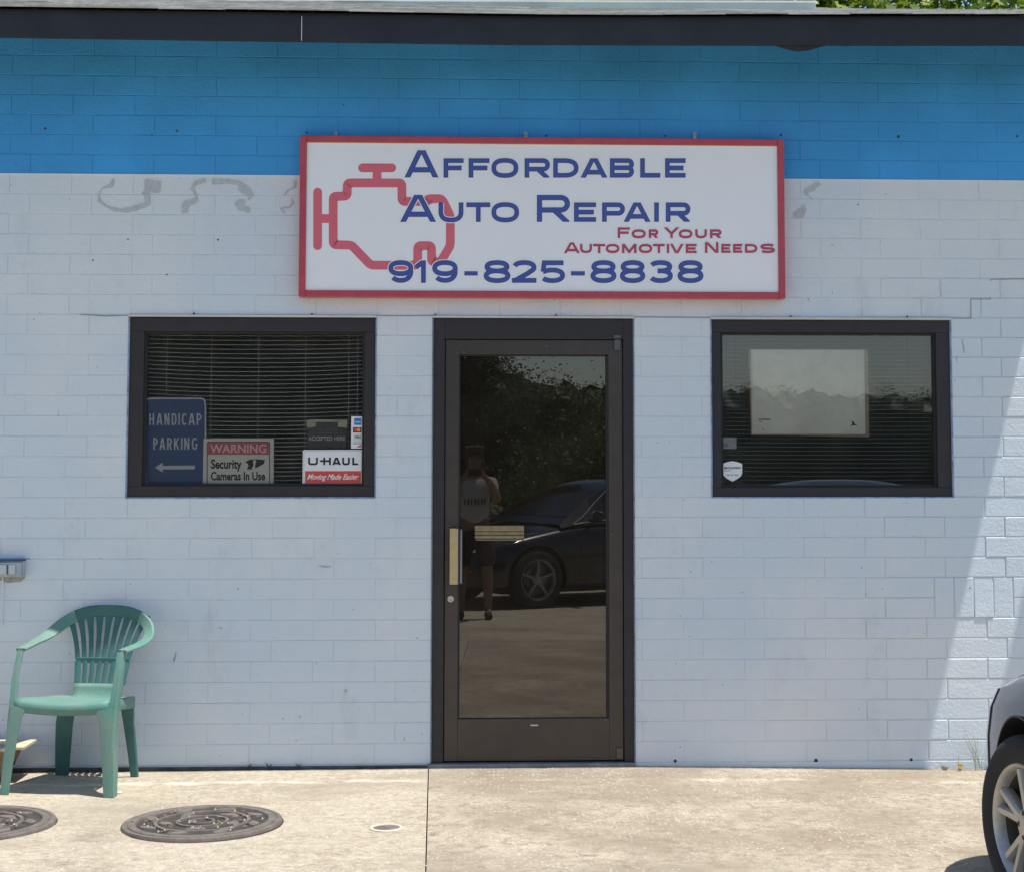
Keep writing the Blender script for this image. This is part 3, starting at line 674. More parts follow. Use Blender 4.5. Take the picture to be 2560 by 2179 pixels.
def word(items, t, cols, label=None, outline=7, parent=sign, Y=YP, X=Q, base=.0014):
    G = []
    for ch, xa, xb, ya, yb in items:
        tt = t*(1.0 if yb-ya < 95 else 1.12); G.append((ch, xa, xb, ya, yb, tt))
    layers = ([(outline, .0, SIGNW)] if outline else [])+cols
    s = 0
    for ch, xa, xb, ya, yb, tt in G:
        vs = []; fs = []; mi = []
        gl = glyph(ch, xa, xb, ya, yb, tt)
        for li, (grow, _, m) in enumerate(layers):
            for si, (pl, cl) in enumerate(gl):
                for q in ribbon(pl, tt+grow, cl):
                    q = clip(list(q), ya-grow/2, yb+grow/2)
                    if len(q) > 2:
                        k = len(vs); vs += [at(*X(x, y), Y-base-li*.0006-((s+si) % 20)*.000022) for x, y in q]; fs.append(tuple(range(k, k+len(q)))); mi.append(li)
        s += len(gl)
        o = MB().add(vs, fs).build('letter', None, parent, fix=False)
        for _, _, m in layers: o.data.materials.append(m)
        for p_, i_ in zip(o.data.polygons, mi): p_.material_index = i_
BLU = [(0, 0, LBD), (-5, 0, LBL)]
yb0 = lambda x: x*.004                     # the lines of print follow the board
word([('A',495,633,90,198),('F',652,732,122,199),('F',752,835,122,199),('O',843,950,121,200),('R',975,1076,122,199),('D',1089,1190,122,199),('A',1197,1306,122,199),('B',1315,1411,122,199),('L',1436,1516,122,199),('E',1535,1617,122,199)], 18.5, BLU, 'blue shop name, first line')
word([('A',478,623,268,375),('U',632,731,298,377),('T',743,838,298,375),('O',843,953,297,377),('R',1024,1156,268,375),('E',1172,1260,298,375),('P',1284,1375,298,375),('A',1369,1478,298,375),('I',1492,1510,298,375),('R',1538,1636,298,375)], 18.5, BLU, 'blue shop name, second line')
word([('F',1346,1395,397,440),('O',1402,1458,405,441),('R',1470,1508,405,440),('Y',1530,1592,397,440),('O',1590,1644,405,441),('U',1655,1702,405,441),('R',1714,1760,405,440)], 10, [(0,0,LRD)], 'red slogan, upper line', 5)
nx = [('A',1131,1196,457,500)]
for ch, xa, xb in (('U',1200,1243),('T',1247,1290),('O',1292,1341),('M',1350,1402),('O',1410,1458),('T',1461,1503),('I',1509,1520),('V',1521,1571),('E',1578,1617)): nx.append((ch, xa, xb, 463, 500))
# fit the small capitals to the printed widths
nx = [(c_, 1196+(xa-1200)*1.115 if c_ != 'A' else xa, 1196+(xb-1200)*1.115 if c_ != 'A' else xb, ya, yb) for c_, xa, xb, ya, yb in nx]
nx += [('N',1694,1748,456,499),('E',1759,1796,463,499),('E',1806,1843,463,499),('D',1853,1903,463,499),('S',1915,1973,462,500)]
word(nx, 10, [(0,0,LRD)], 'red slogan, lower line', 5)
word([('9',432,531,528,618),('1',543,583,529,618),('9',607,708,528,618),('-',735,788,572,589),('8',812,918,528,619),('2',925,1022,528,618),('5',1035,1136,529,619),('-',1160,1215,572,589),('8',1238,1341,528,619),('8',1355,1456,528,619),('3',1468,1566,528,619),('8',1585,1688,528,619)], 19, BLU, 'blue phone number')
def rnd(pts, r_, closed=True):             # round the corners of a path
    out = []; m = len(pts)
    for i in range(m):
        if not closed and i in (0, m-1): out.append(pts[i]); continue
        a, p, b_ = Vector((*pts[i-1], 0)), Vector((*pts[i], 0)), Vector((*pts[(i+1) % m], 0))
        da = min(r_, (a-p).length*.48); db = min(r_, (b_-p).length*.48)
        p0 = p+(a-p).normalized()*da; p1 = p+(b_-p).normalized()*db
        for t in (0, .25, .5, .75, 1): out.append(tuple((p0*(1-t)**2+p*2*t*(1-t)+p1*t*t)[:2]))
    return out
body = rnd([(212,466),(212,273),(268,273),(268,220),(486,220),(486,294),(590,294),(590,283),(645,283),(679,352),(679,470),(640,535),(604,535),(604,470),(549,470),(549,548),(362,548),(285,468)], 14)
emb = [(body, True), ([(387,160),(387,222)], False), ([(150,362),(214,362)], False)]
def pill(xa, ya, xb, yb, r_, n=10):
    a = math.degrees(math.atan2(yb-ya, xb-xa))
    return arc(xb, yb, r_, r_, a-90, a+90, n)+arc(xa, ya, r_, r_, a+90, a+270, n)
for grow, Y, m in ((6, YP-.0003, SIGNW), (0, YP-.0008, EMB)):
    o = strokes('engine_emblem', emb, 35+grow, Y, m, sign)
    for k, pl in enumerate((pill(329,160,445,160,17.5+grow/2), pill(150,257,150,470,17.5+grow/2))):
        MB().add([at(*Q(x, y), Y-.0001-k*.00003) for x, y in pl], [tuple(range(len(pl)))]).build('engine_emblem', m, sign)

# ================================================================== THINGS IN THE WINDOWS
def text(s, m, parent, u0, u1, v0, v1, Y, shear=0, bold=0, name='lettering', yd=0, rot=0):
    cu = bpy.data.curves.new('t', 'FONT'); cu.body = s; cu.shear = shear; cu.offset = bold; cu.resolution_u = 3
    ob = bpy.data.objects.new('t', cu); scn.collection.objects.link(ob)
    dg = bpy.context.evaluated_depsgraph_get(); me = bpy.data.meshes.new_from_object(ob.evaluated_get(dg))
    bpy.data.objects.remove(ob)
    xs = [v.co.x for v in me.vertices]; ys = [v.co.y for v in me.vertices]
    xa, xb, ya, yb = min(xs), max(xs), min(ys), max(ys)
    mb = MB(); ca, sa_ = math.cos(rot), math.sin(rot)
    P = []
    for v in me.vertices:
        fu = (v.co.x-xa)/(xb-xa); fv = (v.co.y-ya)/(yb-ya)
        u, w2 = u0+(u1-u0)*fu, v1-(v1-v0)*fv
        P.append(at(u, w2+rot*(u-u0), Y-yd*fu))
    mb.add(P, [tuple(p.vertices) for p in me.polygons])
    return mb.build(name, m, parent, fix=False)
def plate(u0, u1, v0, v1, Y, th, r_=0, seg=5):   # rounded plate in front of plane Y
    a = at(u0, v1, Y); b_ = at(u1, v0, Y); mb = MB()
    if r_ == 0: return mb.box(a.x, b_.x, Y, Y+th, a.z, b_.z)
    poly = []
    for cx, cz, s_ in ((b_.x-r_, b_.z-r_, 0), (a.x+r_, b_.z-r_, 90), (a.x+r_, a.z+r_, 180), (b_.x-r_, a.z+r_, 270)):
        for i in range(seg+1): t = R(s_+90*i/seg); poly.append((cx+r_*math.cos(t), cz+r_*math.sin(t)))
    return mb.prism(poly, Y, Y+th)
def frameline(u0, u1, v0, v1, t, Y, m, parent, r_=12, name='border'):
    pts = rnd([(u0, v0), (u1, v0), (u1, v1), (u0, v1)], r_) if r_ else [(u0, v0), (u1, v0), (u1, v1), (u0, v1)]
    mb = MB()
    for q in ribbon(pts, t, True): mb.add([at(u, v, Y) for u, v in q], [(0,1,2,3)])
    return mb.build(name, m, parent, fix=False)
ID = lambda x, y: (x, y)
Z4 = lambda x, y: (300+x/3.141, 780+y/3.141)
# handicap parking sign, leaning inside the glass
YH = .050
SB = M('faded_blue_sign_paint', (.035, .09, .24), .45, var=.15, vscale=6); SGR = M('silver_grey_reflective', (.60, .63, .66), .5)
hs = empty('parking_sign', at(438, 1214, YH), 'dark blue handicap parking sign with a left arrow, inside the left window', 'sign')
plate(361, 516.5, 993, 1216, YH, .0016, .03).build('panel', SB, hs)
frameline(364, 513.5, 996, 1214, 3.6, YH-.0006, SGR, hs, 14)
def hw(s, xs, y0, y1, t, Y, m, parent, X):
    for ch, (xa, xb) in zip(s, xs):
        G = MB(); k = 0
        for pl, cl in glyph(ch, xa, xb, y0, y1, t):
            k += 1
            for q in ribbon(pl, t, cl):
                q = clip(list(q), y0, y1)
                if len(q) > 2: G.add([at(*X(x, y), Y-k*.00002) for x, y in q], [tuple(range(len(q)))])
        G.build('letter', m, parent, fix=False)
hw('HANDICAP', [(230,268),(286,334),(350,388),(406,444),(460,470),(486,526),(538,588),(602,640)], 796, 888, 11, YH-.001, SGR, hs, Z4)
hw('PARKING', [(262,296),(310,356),(370,408),(424,466),(480,490),(504,544),(564,608)], 986, 1078, 11, YH-.001, SGR, hs, Z4)
ar = MB(); pl = [(275,1218),(335,1178),(333,1204),(588,1202),(588,1231),(333,1232),(338,1256)]
ar.add([at(*Z4(x, y), YH-.001) for x, y in pl], [tuple(range(7))]).build('arrow', SGR, hs)
# warning sign in front of it
YW = .0465
ws = empty('warning_sign', at(596, 1214, YW), 'silver and red security camera warning sign leaning inside the left window', 'sign')
SLV = M('silver_sign_plate', (.74, .73, .68), .5); WRD = M('faded_red_print', (.55, .11, .14), .5)
plate(507, 685, 1096, 1214, YW, .0016, .006).build('panel', SLV, ws)
frameline(518, 674, 1104.5, 1209, 2.2, YW-.0004, BLK, ws, 4)
plate(519.5, 672.5, 1106, 1136, YW-.0006, .0004).build('red_band', WRD, ws)
text('WARNING', M('pale_pink_print', (.80, .60, .58), .5), ws, 525, 666, 1110, 1132, YW-.001, bold=.02)
text('Security', BLK, ws, 527.5, 604, 1147, 1178, YW-.001, bold=.03)
text('Cameras In Use', BLK, ws, 527, 663, 1178, 1200, YW-.001, bold=.03)
cm = MB(); lens = [(612+9*math.cos(R(a)), 1163+8.5*math.sin(R(a))) for a in range(0, 360, 24)]
cm.add([at(u, v, YW-.001) for u, v in [(611,1155),(624,1148),(643,1147),(662,1149),(660,1158),(646,1166),(630,1173),(618,1172)]], [tuple(range(8))]).build('camera_picture', BLK, ws)
cm = MB(); cm.add([at(u, v, YW-.0014) for u, v in lens], [tuple(range(len(lens)))])
cm.add([at(u, v, YW-.0014) for u, v in [(632,1150),(640,1149),(637,1171),(628,1172),(634,1162)]], [tuple(range(5))]).build('camera_picture', SLV, ws)
# moving company sticker outside the glass
YU = .030
us = empty('rental_sign', at(833, 1213, YU), 'white truck rental sign with a red slogan bar, lower right of the left window', 'sign')
WPL = M('white_plastic_sign', (.78, .79, .81), .4); URD = M('orange_red_print', (.62, .075, .055), .45)
plate(756, 910, 1124, 1213.5, YU, .003, .009).build('panel', WPL, us, bevel=.0006)
frameline(759.5, 906.5, 1127.5, 1210, 1, YU-.0004, M('grey_line_print', (.35, .36, .4), .5), us, 8)
plate(762.5, 902.5, 1176.5, 1207.5, YU-.0006, .0004).build('red_bar', URD, us)
Z6 = lambda x, y: (740+x/8.02, 1020+y/8.02)
uh = [([(262,985),(262,1095),(285,1118),(395,1118),(420,1095),(420,985)], False), ([(482,1055),(700,1055)], False), ([(565,985),(565,1135)], False), ([(680,985),(680,1135)], False),
      ([(945,985),(945,1095),(965,1118),(1040,1118),(1060,1095),(1060,985)], False), ([(1147,985),(1147,1135)], False), ([(1130,1118),(1243,1118)], False)]
for g_ in (uh[:1], uh[1:4], uh[4:5], uh[5:]): strokes('letter', g_, 38, YU-.0008, BLK, us, X=Z6)
strokes('letter', [([(735,1165),(820,950)], False), ([(800,950),(895,1165)], False), ([(765,1100),(870,1100)], False)], 38, YU-.0010, BLK, us, box=(985, 1135), X=Z6)
text('Moving Made Easier', WPL, us, 768, 897, 1184, 1202, YU-.001, shear=.45, bold=.015)
# card strip
cs = empty('card_sticker', at(893, 1120, YU), 'narrow white strip of payment card logos stuck above the rental sign', 'sticker')
plate(877.5, 909, 1041, 1120.5, YU+.002, .001).build('panel', WPL, cs)
yc = YU+.0014
plate(885.5, 903, 1045.5, 1062.5, yc, .0004).build('blue_logo', M('logo_blue', (.03, .18, .50), .5), cs); plate(888, 902, 1053, 1057, yc-.0004, .0003).build('logo_bar', M('logo_pale_blue', (.3, .5, .75), .5), cs)
plate(882.5, 903.5, 1068, 1081, yc, .0004).build('dark_logo', M('logo_dark', (.03, .015, .02), .5), cs)
for u, m in ((889.5, M('logo_red', (.7, .06, .03), .5)), (896.5, M('logo_orange', (.85, .35, .05), .5))):
    p = at(u, 1074, yc-.0004-(u > 890)*.0003); MB().add([p+Vector((.0095*math.cos(R(a)), 0, .0095*math.sin(R(a)))) for a in range(0, 360, 20)], [tuple(range(18))]).build('logo_disc', m, cs)
text('VISA', BLK, cs, 886, 902, 1089, 1095, yc-.0004, shear=.3, bold=.04)
for v in (1085.5, 1097.5, 1103): plate(883, 904, v, v+1, yc, .0003).build('logo_bar', M('logo_grey', (.3, .3, .3), .5), cs)
text('DISCOVER', BLK, cs, 883, 903, 1106.5, 1110, yc-.0004)
MB().add([at(u, v, yc-.0003) for u, v in ((890,1117),(903,1111),(903,1117))], [(0,1,2)]).build('logo_wedge', URD, cs)
# accepted here sticker with tape, inside
ac = empty('accepted_sticker', at(815, 1118, .045), 'dark transparent payment sticker held by yellowed tape, beside the card strip', 'sticker')
plate(768, 866, 1050, 1120, .046, .0006).build('film', M('smoky_film', (.07, .08, .08), .5), ac)
TAPE = M('yellowed_tape', (.58, .55, .42), .6, var=.2, vscale=60)
mb = MB(); pl = [(1463,850),(1500,843),(1700,845),(1785,850),(1783,908),(1712,902),(1710,862),(1538,864),(1536,900),(1470,910)]
mb.add([at(*Z4(x, y), .0445) for x, y in pl], [tuple(range(len(pl)))]).build('tape', TAPE, ac)
GT = M('grey_print', (.70, .70, .68), .5)
text('ACCEPTED HERE', GT, ac, 771, 863, 1091, 1101, .0452, bold=.01)
plate(800, 843, 1073, 1075, .0452, .0003).build('faint_line', M('faint_print', (.16, .17, .16), .6), ac); plate(798, 845, 1081, 1083, .0452, .0003).build('faint_line', MT['faint_print'], ac)
# board in the right window
bd = empty('taped_board', at(2020, 1092, .05), 'pale blank board on brown cardboard leaning inside the right window', 'board')
CARD = M('brown_cardboard', (.42, .31, .23), .85, var=.2, vscale=15)
mb = MB(); mb.prism([(p.x, p.z) for p in (at(1871,873,.05), at(2170,875,.05), at(2173,1092,.05), at(1878,1087,.05))], .050, .056); mb.build('backing', CARD, bd)
PAP = M('mottled_off_white_board', (.88, .85, .72), .7, var=.12, vscale=9)
wbox(1879.5, 2160.5, 874.5, 1085, .0465, .0495).build('sheet', PAP, bd)
frameline(1880.5, 2159.5, 875.5, 1084, 1.6, .046, M('cream_edge', (.75, .72, .62), .6), bd, 0)
Z5 = lambda x, y: (1740+x/2.528, 780+y/2.528)
mb = MB()
for q in ([(395,674),(470,674),(470,683),(395,683)],): mb.add([at(*Z5(x, y), .0458) for x, y in q], [(0,1,2,3)])
mb.build('print_mark', M('faded_brown_print', (.30, .26, .22), .7), bd)
mb = MB(); mb.add([at(*Z5(x, y), .0458) for x, y in [(400,690),(420,690),(420,695),(400,695)]], [(0,1,2,3)]).build('print_mark', WRD, bd)
mb = MB(); mb.add([at(*Z5(424+4*math.cos(R(a)), 739+4*math.sin(R(a))), .0458) for a in range(0, 360, 45)], [tuple(range(8))])
mb.add([at(*Z5(x, y), .0458) for x, y in [(985,690),(995,688),(1000,703),(1020,718),(1000,716),(985,718),(972,722),(988,708)]], [tuple(range(8))]).build('print_mark', BLK, bd)
# small card, shield sticker
kc = empty('small_card', at(1822, 1121, .044), 'small pale grey card behind the glass above the shield sticker', 'card')
wbox(1804, 1841, 1093, 1121.5, .0435, .0441).build('card', M('pale_grey_card', (.48, .51, .52), .6), kc)
for v in (1109, 1113): wbox(1808, 1821, v, v+1.3, .0431, .0434).build('print_line', BLK, kc)
sh = empty('shield_sticker', at(1831, 1204, YU), 'white shield shaped alarm company sticker in the corner of the right window', 'sticker')
def shield(g):
    cx, cy = 1831.2, 1177; base = [(0,-26),(12,-23.5),(25,-19),(25,4),(23,11),(15,18),(0,26.5),(-15,18),(-23,11),(-25,4),(-25,-19),(-12,-23.5)]
    return [(cx+x*(1+g/25), cy+y*(1+g/25)) for x, y in base]
mb = MB().prism([(at(u, v, YU).x, at(u, v, YU).z) for u, v in shield(1.6)], YU+.003, YU+.004); mb.build('rim', BLK, sh)
MB().prism([(at(u, v, YU).x, at(u, v, YU).z) for u, v in shield(-.6)], YU+.002, YU+.0027).build('face', WPL, sh)
text('BROADVIEW', BLK, sh, 1810.5, 1852, 1166, 1171.5, YU+.0015, bold=.03); text('SECURITY', BLK, sh, 1811, 1829, 1174, 1176.5, YU+.0015)
for u_, w_ in ((1817, 7), (1826, 7), (1835, 11)): wbox(u_, u_+w_, 1185, 1188, YU+.0012, YU+.0016).build('print_line', MT['grey_line_print'], sh)
# blinds
def blind(x0, x1, z1, z0, step, Y, sag, label, cords, m=SLAT):
    e = empty('window_blind', ((x0+x1)/2, Y, z0), label, 'blind')
    MB().box(x0, x1, Y-.014, Y+.014, z1+.006, z1+.032).build('head_rail', m, e)
    z = z1; i = 0; rb = random.Random(int(x0*100))
    N = 14
    while z > z0+.01:
        vs = []; k = sag(i); t0 = rb.gauss(0, .0006)
        for j in range(N+1):
            t = j/N; x = x0+(x1-x0)*t; dz = -k*math.sin(math.pi*t)**1.2*(.85+.15*math.cos(6*t))+t0*(1-2*t)
            for yy, zz in ((-.0125, -.0016), (0, .0), (.0125, -.0006)): vs.append((x, Y+yy, z+dz+zz))
            for yy, zz in ((-.0125, -.0034), (0, -.0018), (.0125, -.0024)): vs.append((x, Y+yy, z+dz+zz))
        fs = []
        for j in range(N):
            a = j*6; b_ = a+6
            fs += [(a, b_, b_+1, a+1), (a+1, b_+1, b_+2, a+2), (a+3, a+4, b_+4, b_+3), (a+4, a+5, b_+5, b_+4), (a, a+3, b_+3, b_), (a+2, b_+2, b_+5, a+5)]
        MB().add(vs, fs).build('slat', m, e, fix=False)
        z -= step; i += 1
    for x in cords: MB().box(x-.0009, x+.0009, Y-.0145, Y-.0135, z0, z1).build('cord', m, e)
    return e
bx0, bx1 = at(363, 1000, .11).x, at(915, 1000, .11).x
blind(bx0, bx1, at(600, 838, .11).z, at(600, 1214, .11).z, .0212, .11, lambda i: .004+.020*min(1, i/8)*(1-.35*i/36), 'white slatted blind sagging behind the left window with the parking sign', [at(u, 1000, .09).x for u in (415, 527, 645, 763, 871, 893)])
bx0, bx1 = at(1800, 1000, .11).x, at(2348, 1000, .11).x
blind(bx0, bx1, at(2000, 838, .11).z, at(2000, 1216, .11).z, .0212, .12, lambda i: .002, 'grey slatted blind hanging behind the right window with the pale board', [at(u, 1000, .09).x for u in (1819, 1841, 2272)], M('dark_grey_blind', (.22, .24, .25), .6))  # slats coloured darker than the left blind so they stay faint

# ================================================================== OUTLET BOX
YO = -.055
ob = empty('outlet_box', at(12, 1440, YO), 'weatherproof grey outlet box with two flap covers on the left wall above the chair', 'outlet')
OM = M('painted_grey_metal', (.44, .49, .54), .5, var=.25, vscale=25, bump=.2)
a = at(-46, 1441, -.02); b_ = at(62, 1400, -.02)
MB().box(a.x, b_.x, -.04, -.0005, a.z, b_.z).build('box', OM, ob, bevel=.004)
MB().box(a.x+.004, b_.x-.006, -.056, -.041, a.z+.006, b_.z-.008).build('cover_plate', OM, ob, bevel=.003)
for u0_, u1_ in ((-33, 15.5), (21.5, 38)):
    wbox(u0_, u1_, 1411, 1434, -.062, -.0562).build('flap', M('pale_grey_metal', (.55, .58, .60), .5), ob, bevel=.002)
wbox(17.3, 19.8, 1411, 1435, -.0575, -.0562).build('gap', BLK, ob)
MB().box(a.x-.002, b_.x+.002, -.048, -.0005, b_.z+.0005, b_.z+.007).build('top_lip', M('chipped_blue_paint', (.045, .10, .24), .6, var=.3, vscale=40), ob)
px_ = at(6, 1500, -.01).x; MB().tube([(px_, -.012, a.z), (px_, -.012, a.z-.20), (px_, -.004, a.z-.24)], .0035).build('conduit', WHITE, ob, smooth=True)
sm = MB()  # brown band along the lower edge of the box
for q in ribbon([(-10,1443),(20,1448),(50,1446),(62,1440)], [6,16,14,6]): sm.add([at(u, v, -.0025) for u, v in q], [(0,1,2,3)])
sm.build('brown_band', M('band_brown', (.27, .26, .24), .9, var=.4, vscale=50, col2=(.45, .47, .49)), ob)

# ================================================================== CHAIR
cy_ = -.36; cxx = -1.872
zc = gz(cxx, cy_)
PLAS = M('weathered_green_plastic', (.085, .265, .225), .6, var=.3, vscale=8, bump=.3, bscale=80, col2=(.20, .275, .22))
PLASD = M('shade_dark_green_plastic', (.030, .118, .120), .55, var=.3, vscale=10, bump=.15, bscale=80, col2=(.06, .17, .155))  # shade on the back and rear legs is put into this darker green
ch = empty('plastic_chair', (cxx, cy_, zc), 'weathered green plastic garden armchair standing against the wall', 'chair', rz=R(-11)); ch.scale = (1.04, 1, .985)
def seatz(x, y): return .425-.055*(y+.2)/.4*.6 + .012*(abs(x)/.21)**2 - .010*(1-(x/.21)**2)*(1-((y)/.2)**2)
mb = MB(); vs = []; NX, NY = 12, 10
ys = [-.212, -.210, -.198, -.17]+[-.13+.32*i/7 for i in range(8)]
for j, y in enumerate(ys):
    hw_ = .222-.045*max(0, (y+.2)/.4)
    for i in range(NX+1):
        x = -hw_+2*hw_*i/NX; z = seatz(x, max(y, -.2)); bow = -.02*(1-(x/hw_)**2) if j < 5 else 0
        if j == 0: z -= .062
        if j == 1: z -= .022
        if j == 2: z -= .005
        vs.append((x, y+bow, z))
n1 = len(vs); fs = []
for j in range(len(ys)-1):
    for i in range(NX): a = j*(NX+1)+i; fs.append((a, a+1, a+NX+2, a+NX+1))
o = mb.add(vs, fs).build('seat', PLAS, ch, local=True, smooth='all'); md = o.modifiers.new('solid', 'SOLIDIFY'); md.thickness = .005
for s in (-1, 1): MB().strap([(s*.222, -.21, .405), (s*.212, -.05, .395), (s*.195, .1, .378), (s*.18, .19, .37)], .05, .005, (0, 0, 1)).build('seat_rim', PLAS, ch, local=True, smooth=True)
def byz(z): return .175+.125*((z-.40)/.42)     # the back leans
mb = MB()                                    # lower solid panel, rises out of the seat
vs = []; hs_ = [.36, .385, .41, .435, .455]
for j, z in enumerate(hs_):
    hw_ = .135-.016*min(1, j/2); yy = byz(z)-(.05 if j == 0 else .012 if j == 1 else 0)
    for i in range(9): x = -hw_+2*hw_*i/8; vs.append((x, yy+.02*(1-(x/.14)**2), z))
mb.add(vs, [(j*9+i, j*9+i+1, j*9+i+10, j*9+i+9) for j in range(4) for i in range(8)])
o = mb.build('backrest', PLAS, ch, local=True, smooth='all'); md = o.modifiers.new('solid', 'SOLIDIFY'); md.thickness = .005
back = o
def bx(f, z):                                # fan: f in -1..1 across, at height z
    t = (z-.45)/.33; hw_ = .110+.02*t+.062*max(0, t)**2.2; return f*hw_
def bp_(f, z): x = bx(f, z); return (x, byz(z)+.022*(1-(x/.2)**2)-.0, z)
for i in range(8):                           # lower slats
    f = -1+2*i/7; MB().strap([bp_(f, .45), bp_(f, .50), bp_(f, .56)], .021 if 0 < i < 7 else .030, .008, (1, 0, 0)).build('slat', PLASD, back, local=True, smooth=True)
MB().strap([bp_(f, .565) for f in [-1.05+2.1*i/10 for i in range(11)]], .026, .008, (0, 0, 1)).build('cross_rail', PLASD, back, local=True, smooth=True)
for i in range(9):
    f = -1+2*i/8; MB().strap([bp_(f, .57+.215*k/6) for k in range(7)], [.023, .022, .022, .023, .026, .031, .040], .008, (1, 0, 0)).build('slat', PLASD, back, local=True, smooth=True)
# hoop: top of the back running into the arms
hp = [(0,.305,.802),(.09,.302,.797),(.160,.288,.776),(.208,.258,.742),(.238,.205,.704),(.252,.135,.680),(.256,.06,.668),(.252,0,.661),(.247,-.06,.656),(.240,-.118,.651)]
wd_ = [.058,.058,.058,.056,.055,.055,.055,.054,.052,.044]
wdir = [(0,-.1,1),(.15,-.1,1),(.4,-.1,1),(.8,-.1,.75),(1,0,.5),(1,0,.2),(1,0,.05),(1,0,0),(1,0,0),(1,0,0)]
full = [(-p[0], p[1], p[2]) for p in hp[:3][::-1]][:-1]+hp[:3]; fw = wd_[:3][::-1][:-1]+wd_[:3]; fd = [(-d[0], d[1], d[2]) for d in wdir[:3][::-1]][:-1]+wdir[:3]
def densify(P, k=4):
    P = [Vector(p) for p in P]; out = []
    for i in range(len(P)-1):
        p0, p1, p2, p3 = P[max(i-1, 0)], P[i], P[i+1], P[min(i+2, len(P)-1)]
        for j in range(k):
            t = j/k; out.append(.5*((2*p1)+(p2-p0)*t+(2*p0-5*p1+4*p2-p3)*t*t+(3*p1-p0-3*p2+p3)*t**3))
    return out+[P[-1]]
def dens1(W, k=4):
    out = []
    for i in range(len(W)-1): out += [W[i]+(W[i+1]-W[i])*j/k for j in range(k)]
    return out+[W[-1]]
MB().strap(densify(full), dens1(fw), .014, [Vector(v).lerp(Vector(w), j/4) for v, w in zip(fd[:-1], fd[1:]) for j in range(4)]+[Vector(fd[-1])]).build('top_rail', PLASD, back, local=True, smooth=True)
for s in (-1, 1):
    P = [(s*p[0], p[1], p[2]) for p in hp[2:]]; Dv = [(s*d[0], d[1], d[2]) for d in wdir[2:]]
    MB().strap(densify(P), dens1(wd_[2:]), .014, [Vector(v).lerp(Vector(w), j/4) for v, w in zip(Dv[:-1], Dv[1:]) for j in range(4)]+[Vector(Dv[-1])]).build('armrest', PLAS, ch, local=True, smooth=True)
# front legs: angle section from the arm tip to the floor
def angle_leg(path, a_w, b_w, th, s, name='leg', m=None):
    mb = MB(); P = [Vector(p) for p in path]
    mb.strap(P, a_w, th, (1, 0, 0))
    mb.strap([p+Vector((s*(a_w[i] if isinstance(a_w, list) else a_w)/2, (b_w[i] if isinstance(b_w, list) else b_w)/2, 0)) for i, p in enumerate(P)], b_w, th, (0, 1, 0))
    return mb.build(name, m or PLAS, ch, local=True, smooth=True)
for s in (-1, 1):
    angle_leg([(s*.240, -.248, 0.0), (s*.232, -.240, .13), (s*.218, -.228, .28), (s*.208, -.220, .36), (s*.198, -.214, .395)], [.040, .048, .054, .060, .085], [.05, .055, .06, .06, .05], .007, s)
    MB().strap([(s*.250, -.215, .12), (s*.244, -.200, .30), (s*.244, -.175, .42), (s*.248, -.150, .52), (s*.246, -.125, .60), (s*.242, -.11, .648)], [.034, .046, .056, .054, .048, .044], .012, (0, 1, 0)).build('arm_post', PLAS, ch, local=True, smooth=True)
    MB().strap([(s*.230, -.205, .38), (s*.236, -.175, .50), (s*.236, -.148, .60), (s*.236, -.130, .648)], [.028, .026, .026, .03], .008, (1, 0, 0)).build('arm_post', PLAS, ch, local=True, smooth=True)
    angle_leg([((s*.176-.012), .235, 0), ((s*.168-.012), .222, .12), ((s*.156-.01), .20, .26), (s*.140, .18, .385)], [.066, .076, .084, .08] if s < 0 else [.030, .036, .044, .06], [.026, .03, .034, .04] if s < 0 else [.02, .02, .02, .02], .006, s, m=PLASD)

# ================================================================== WOODEN PLANTER AT THE LEFT EDGE
yp0, yp1 = -.33, -.06
pl_ = empty('wooden_planter', (at(-40, 1945, yp0).x, -.2, gz(-2.5, -.2)), 'low tapered wooden planter with pale rim behind the chair, at the left edge', 'planter')
WOOD = M('weathered_wood', (.30, .20, .10), .8, var=.5, vscale=7, bump=.5, bscale=30); RIM = M('sun_bleached_wood', (.62, .52, .38), .8, var=.2, vscale=20)
xr = at(70, 1868, yp1).x; zt = at(30, 1868, yp0).z-.004; z0 = gz(-2.4, -.2)
xrf = at(27, 1868, yp0).x
xlf = xrf-.42
for j in range(4):                            # front boards, tapering inwards
    za, zc_ = z0+(zt-z0-.012)*j/4, z0+(zt-z0-.012)*(j+1)/4-.002; fa, fc = .06*(1-j/4), .06*(1-(j+1)/4)
    mb = MB(); vs = [(xlf+fa, yp0+fa*.4, za), (xrf-fa*1.2, yp0+fa*.4, za), (xrf-fc*1.2, yp0+fc*.4, zc_), (xlf+fc, yp0+fc*.4, zc_)]
    vs += [(x, y+.018, z) for x, y, z in vs]
    mb.add(vs, [(0,1,2,3), (7,6,5,4), (0,4,5,1), (1,5,6,2), (2,6,7,3), (3,7,4,0)]).build('board', WOOD, pl_)
mb = MB(); vs = [(xrf-.075, yp0+.03, z0), (xrf-.075, yp1-.03, z0), (xrf-.003, yp1-.01, zt-.012), (xrf-.003, yp0+.02, zt-.012)]; vs += [(x-.018, y, z) for x, y, z in vs]
mb.add(vs, [(0,1,2,3), (7,6,5,4), (0,4,5,1), (1,5,6,2), (2,6,7,3), (3,7,4,0)]).build('side_panel', WOOD, pl_)
rmb = MB(); rmb.box(xlf-.01, xrf+.004, yp0-.01, yp0+.035, zt-.012, zt); rmb.box(xrf-.03, xrf+.05, yp0+.0355, yp1, zt-.012, zt-.0005); rmb.box(xlf-.01, xrf-.031, yp1-.04, yp1, zt-.012, zt)
rmb.build('rim', RIM, pl_)
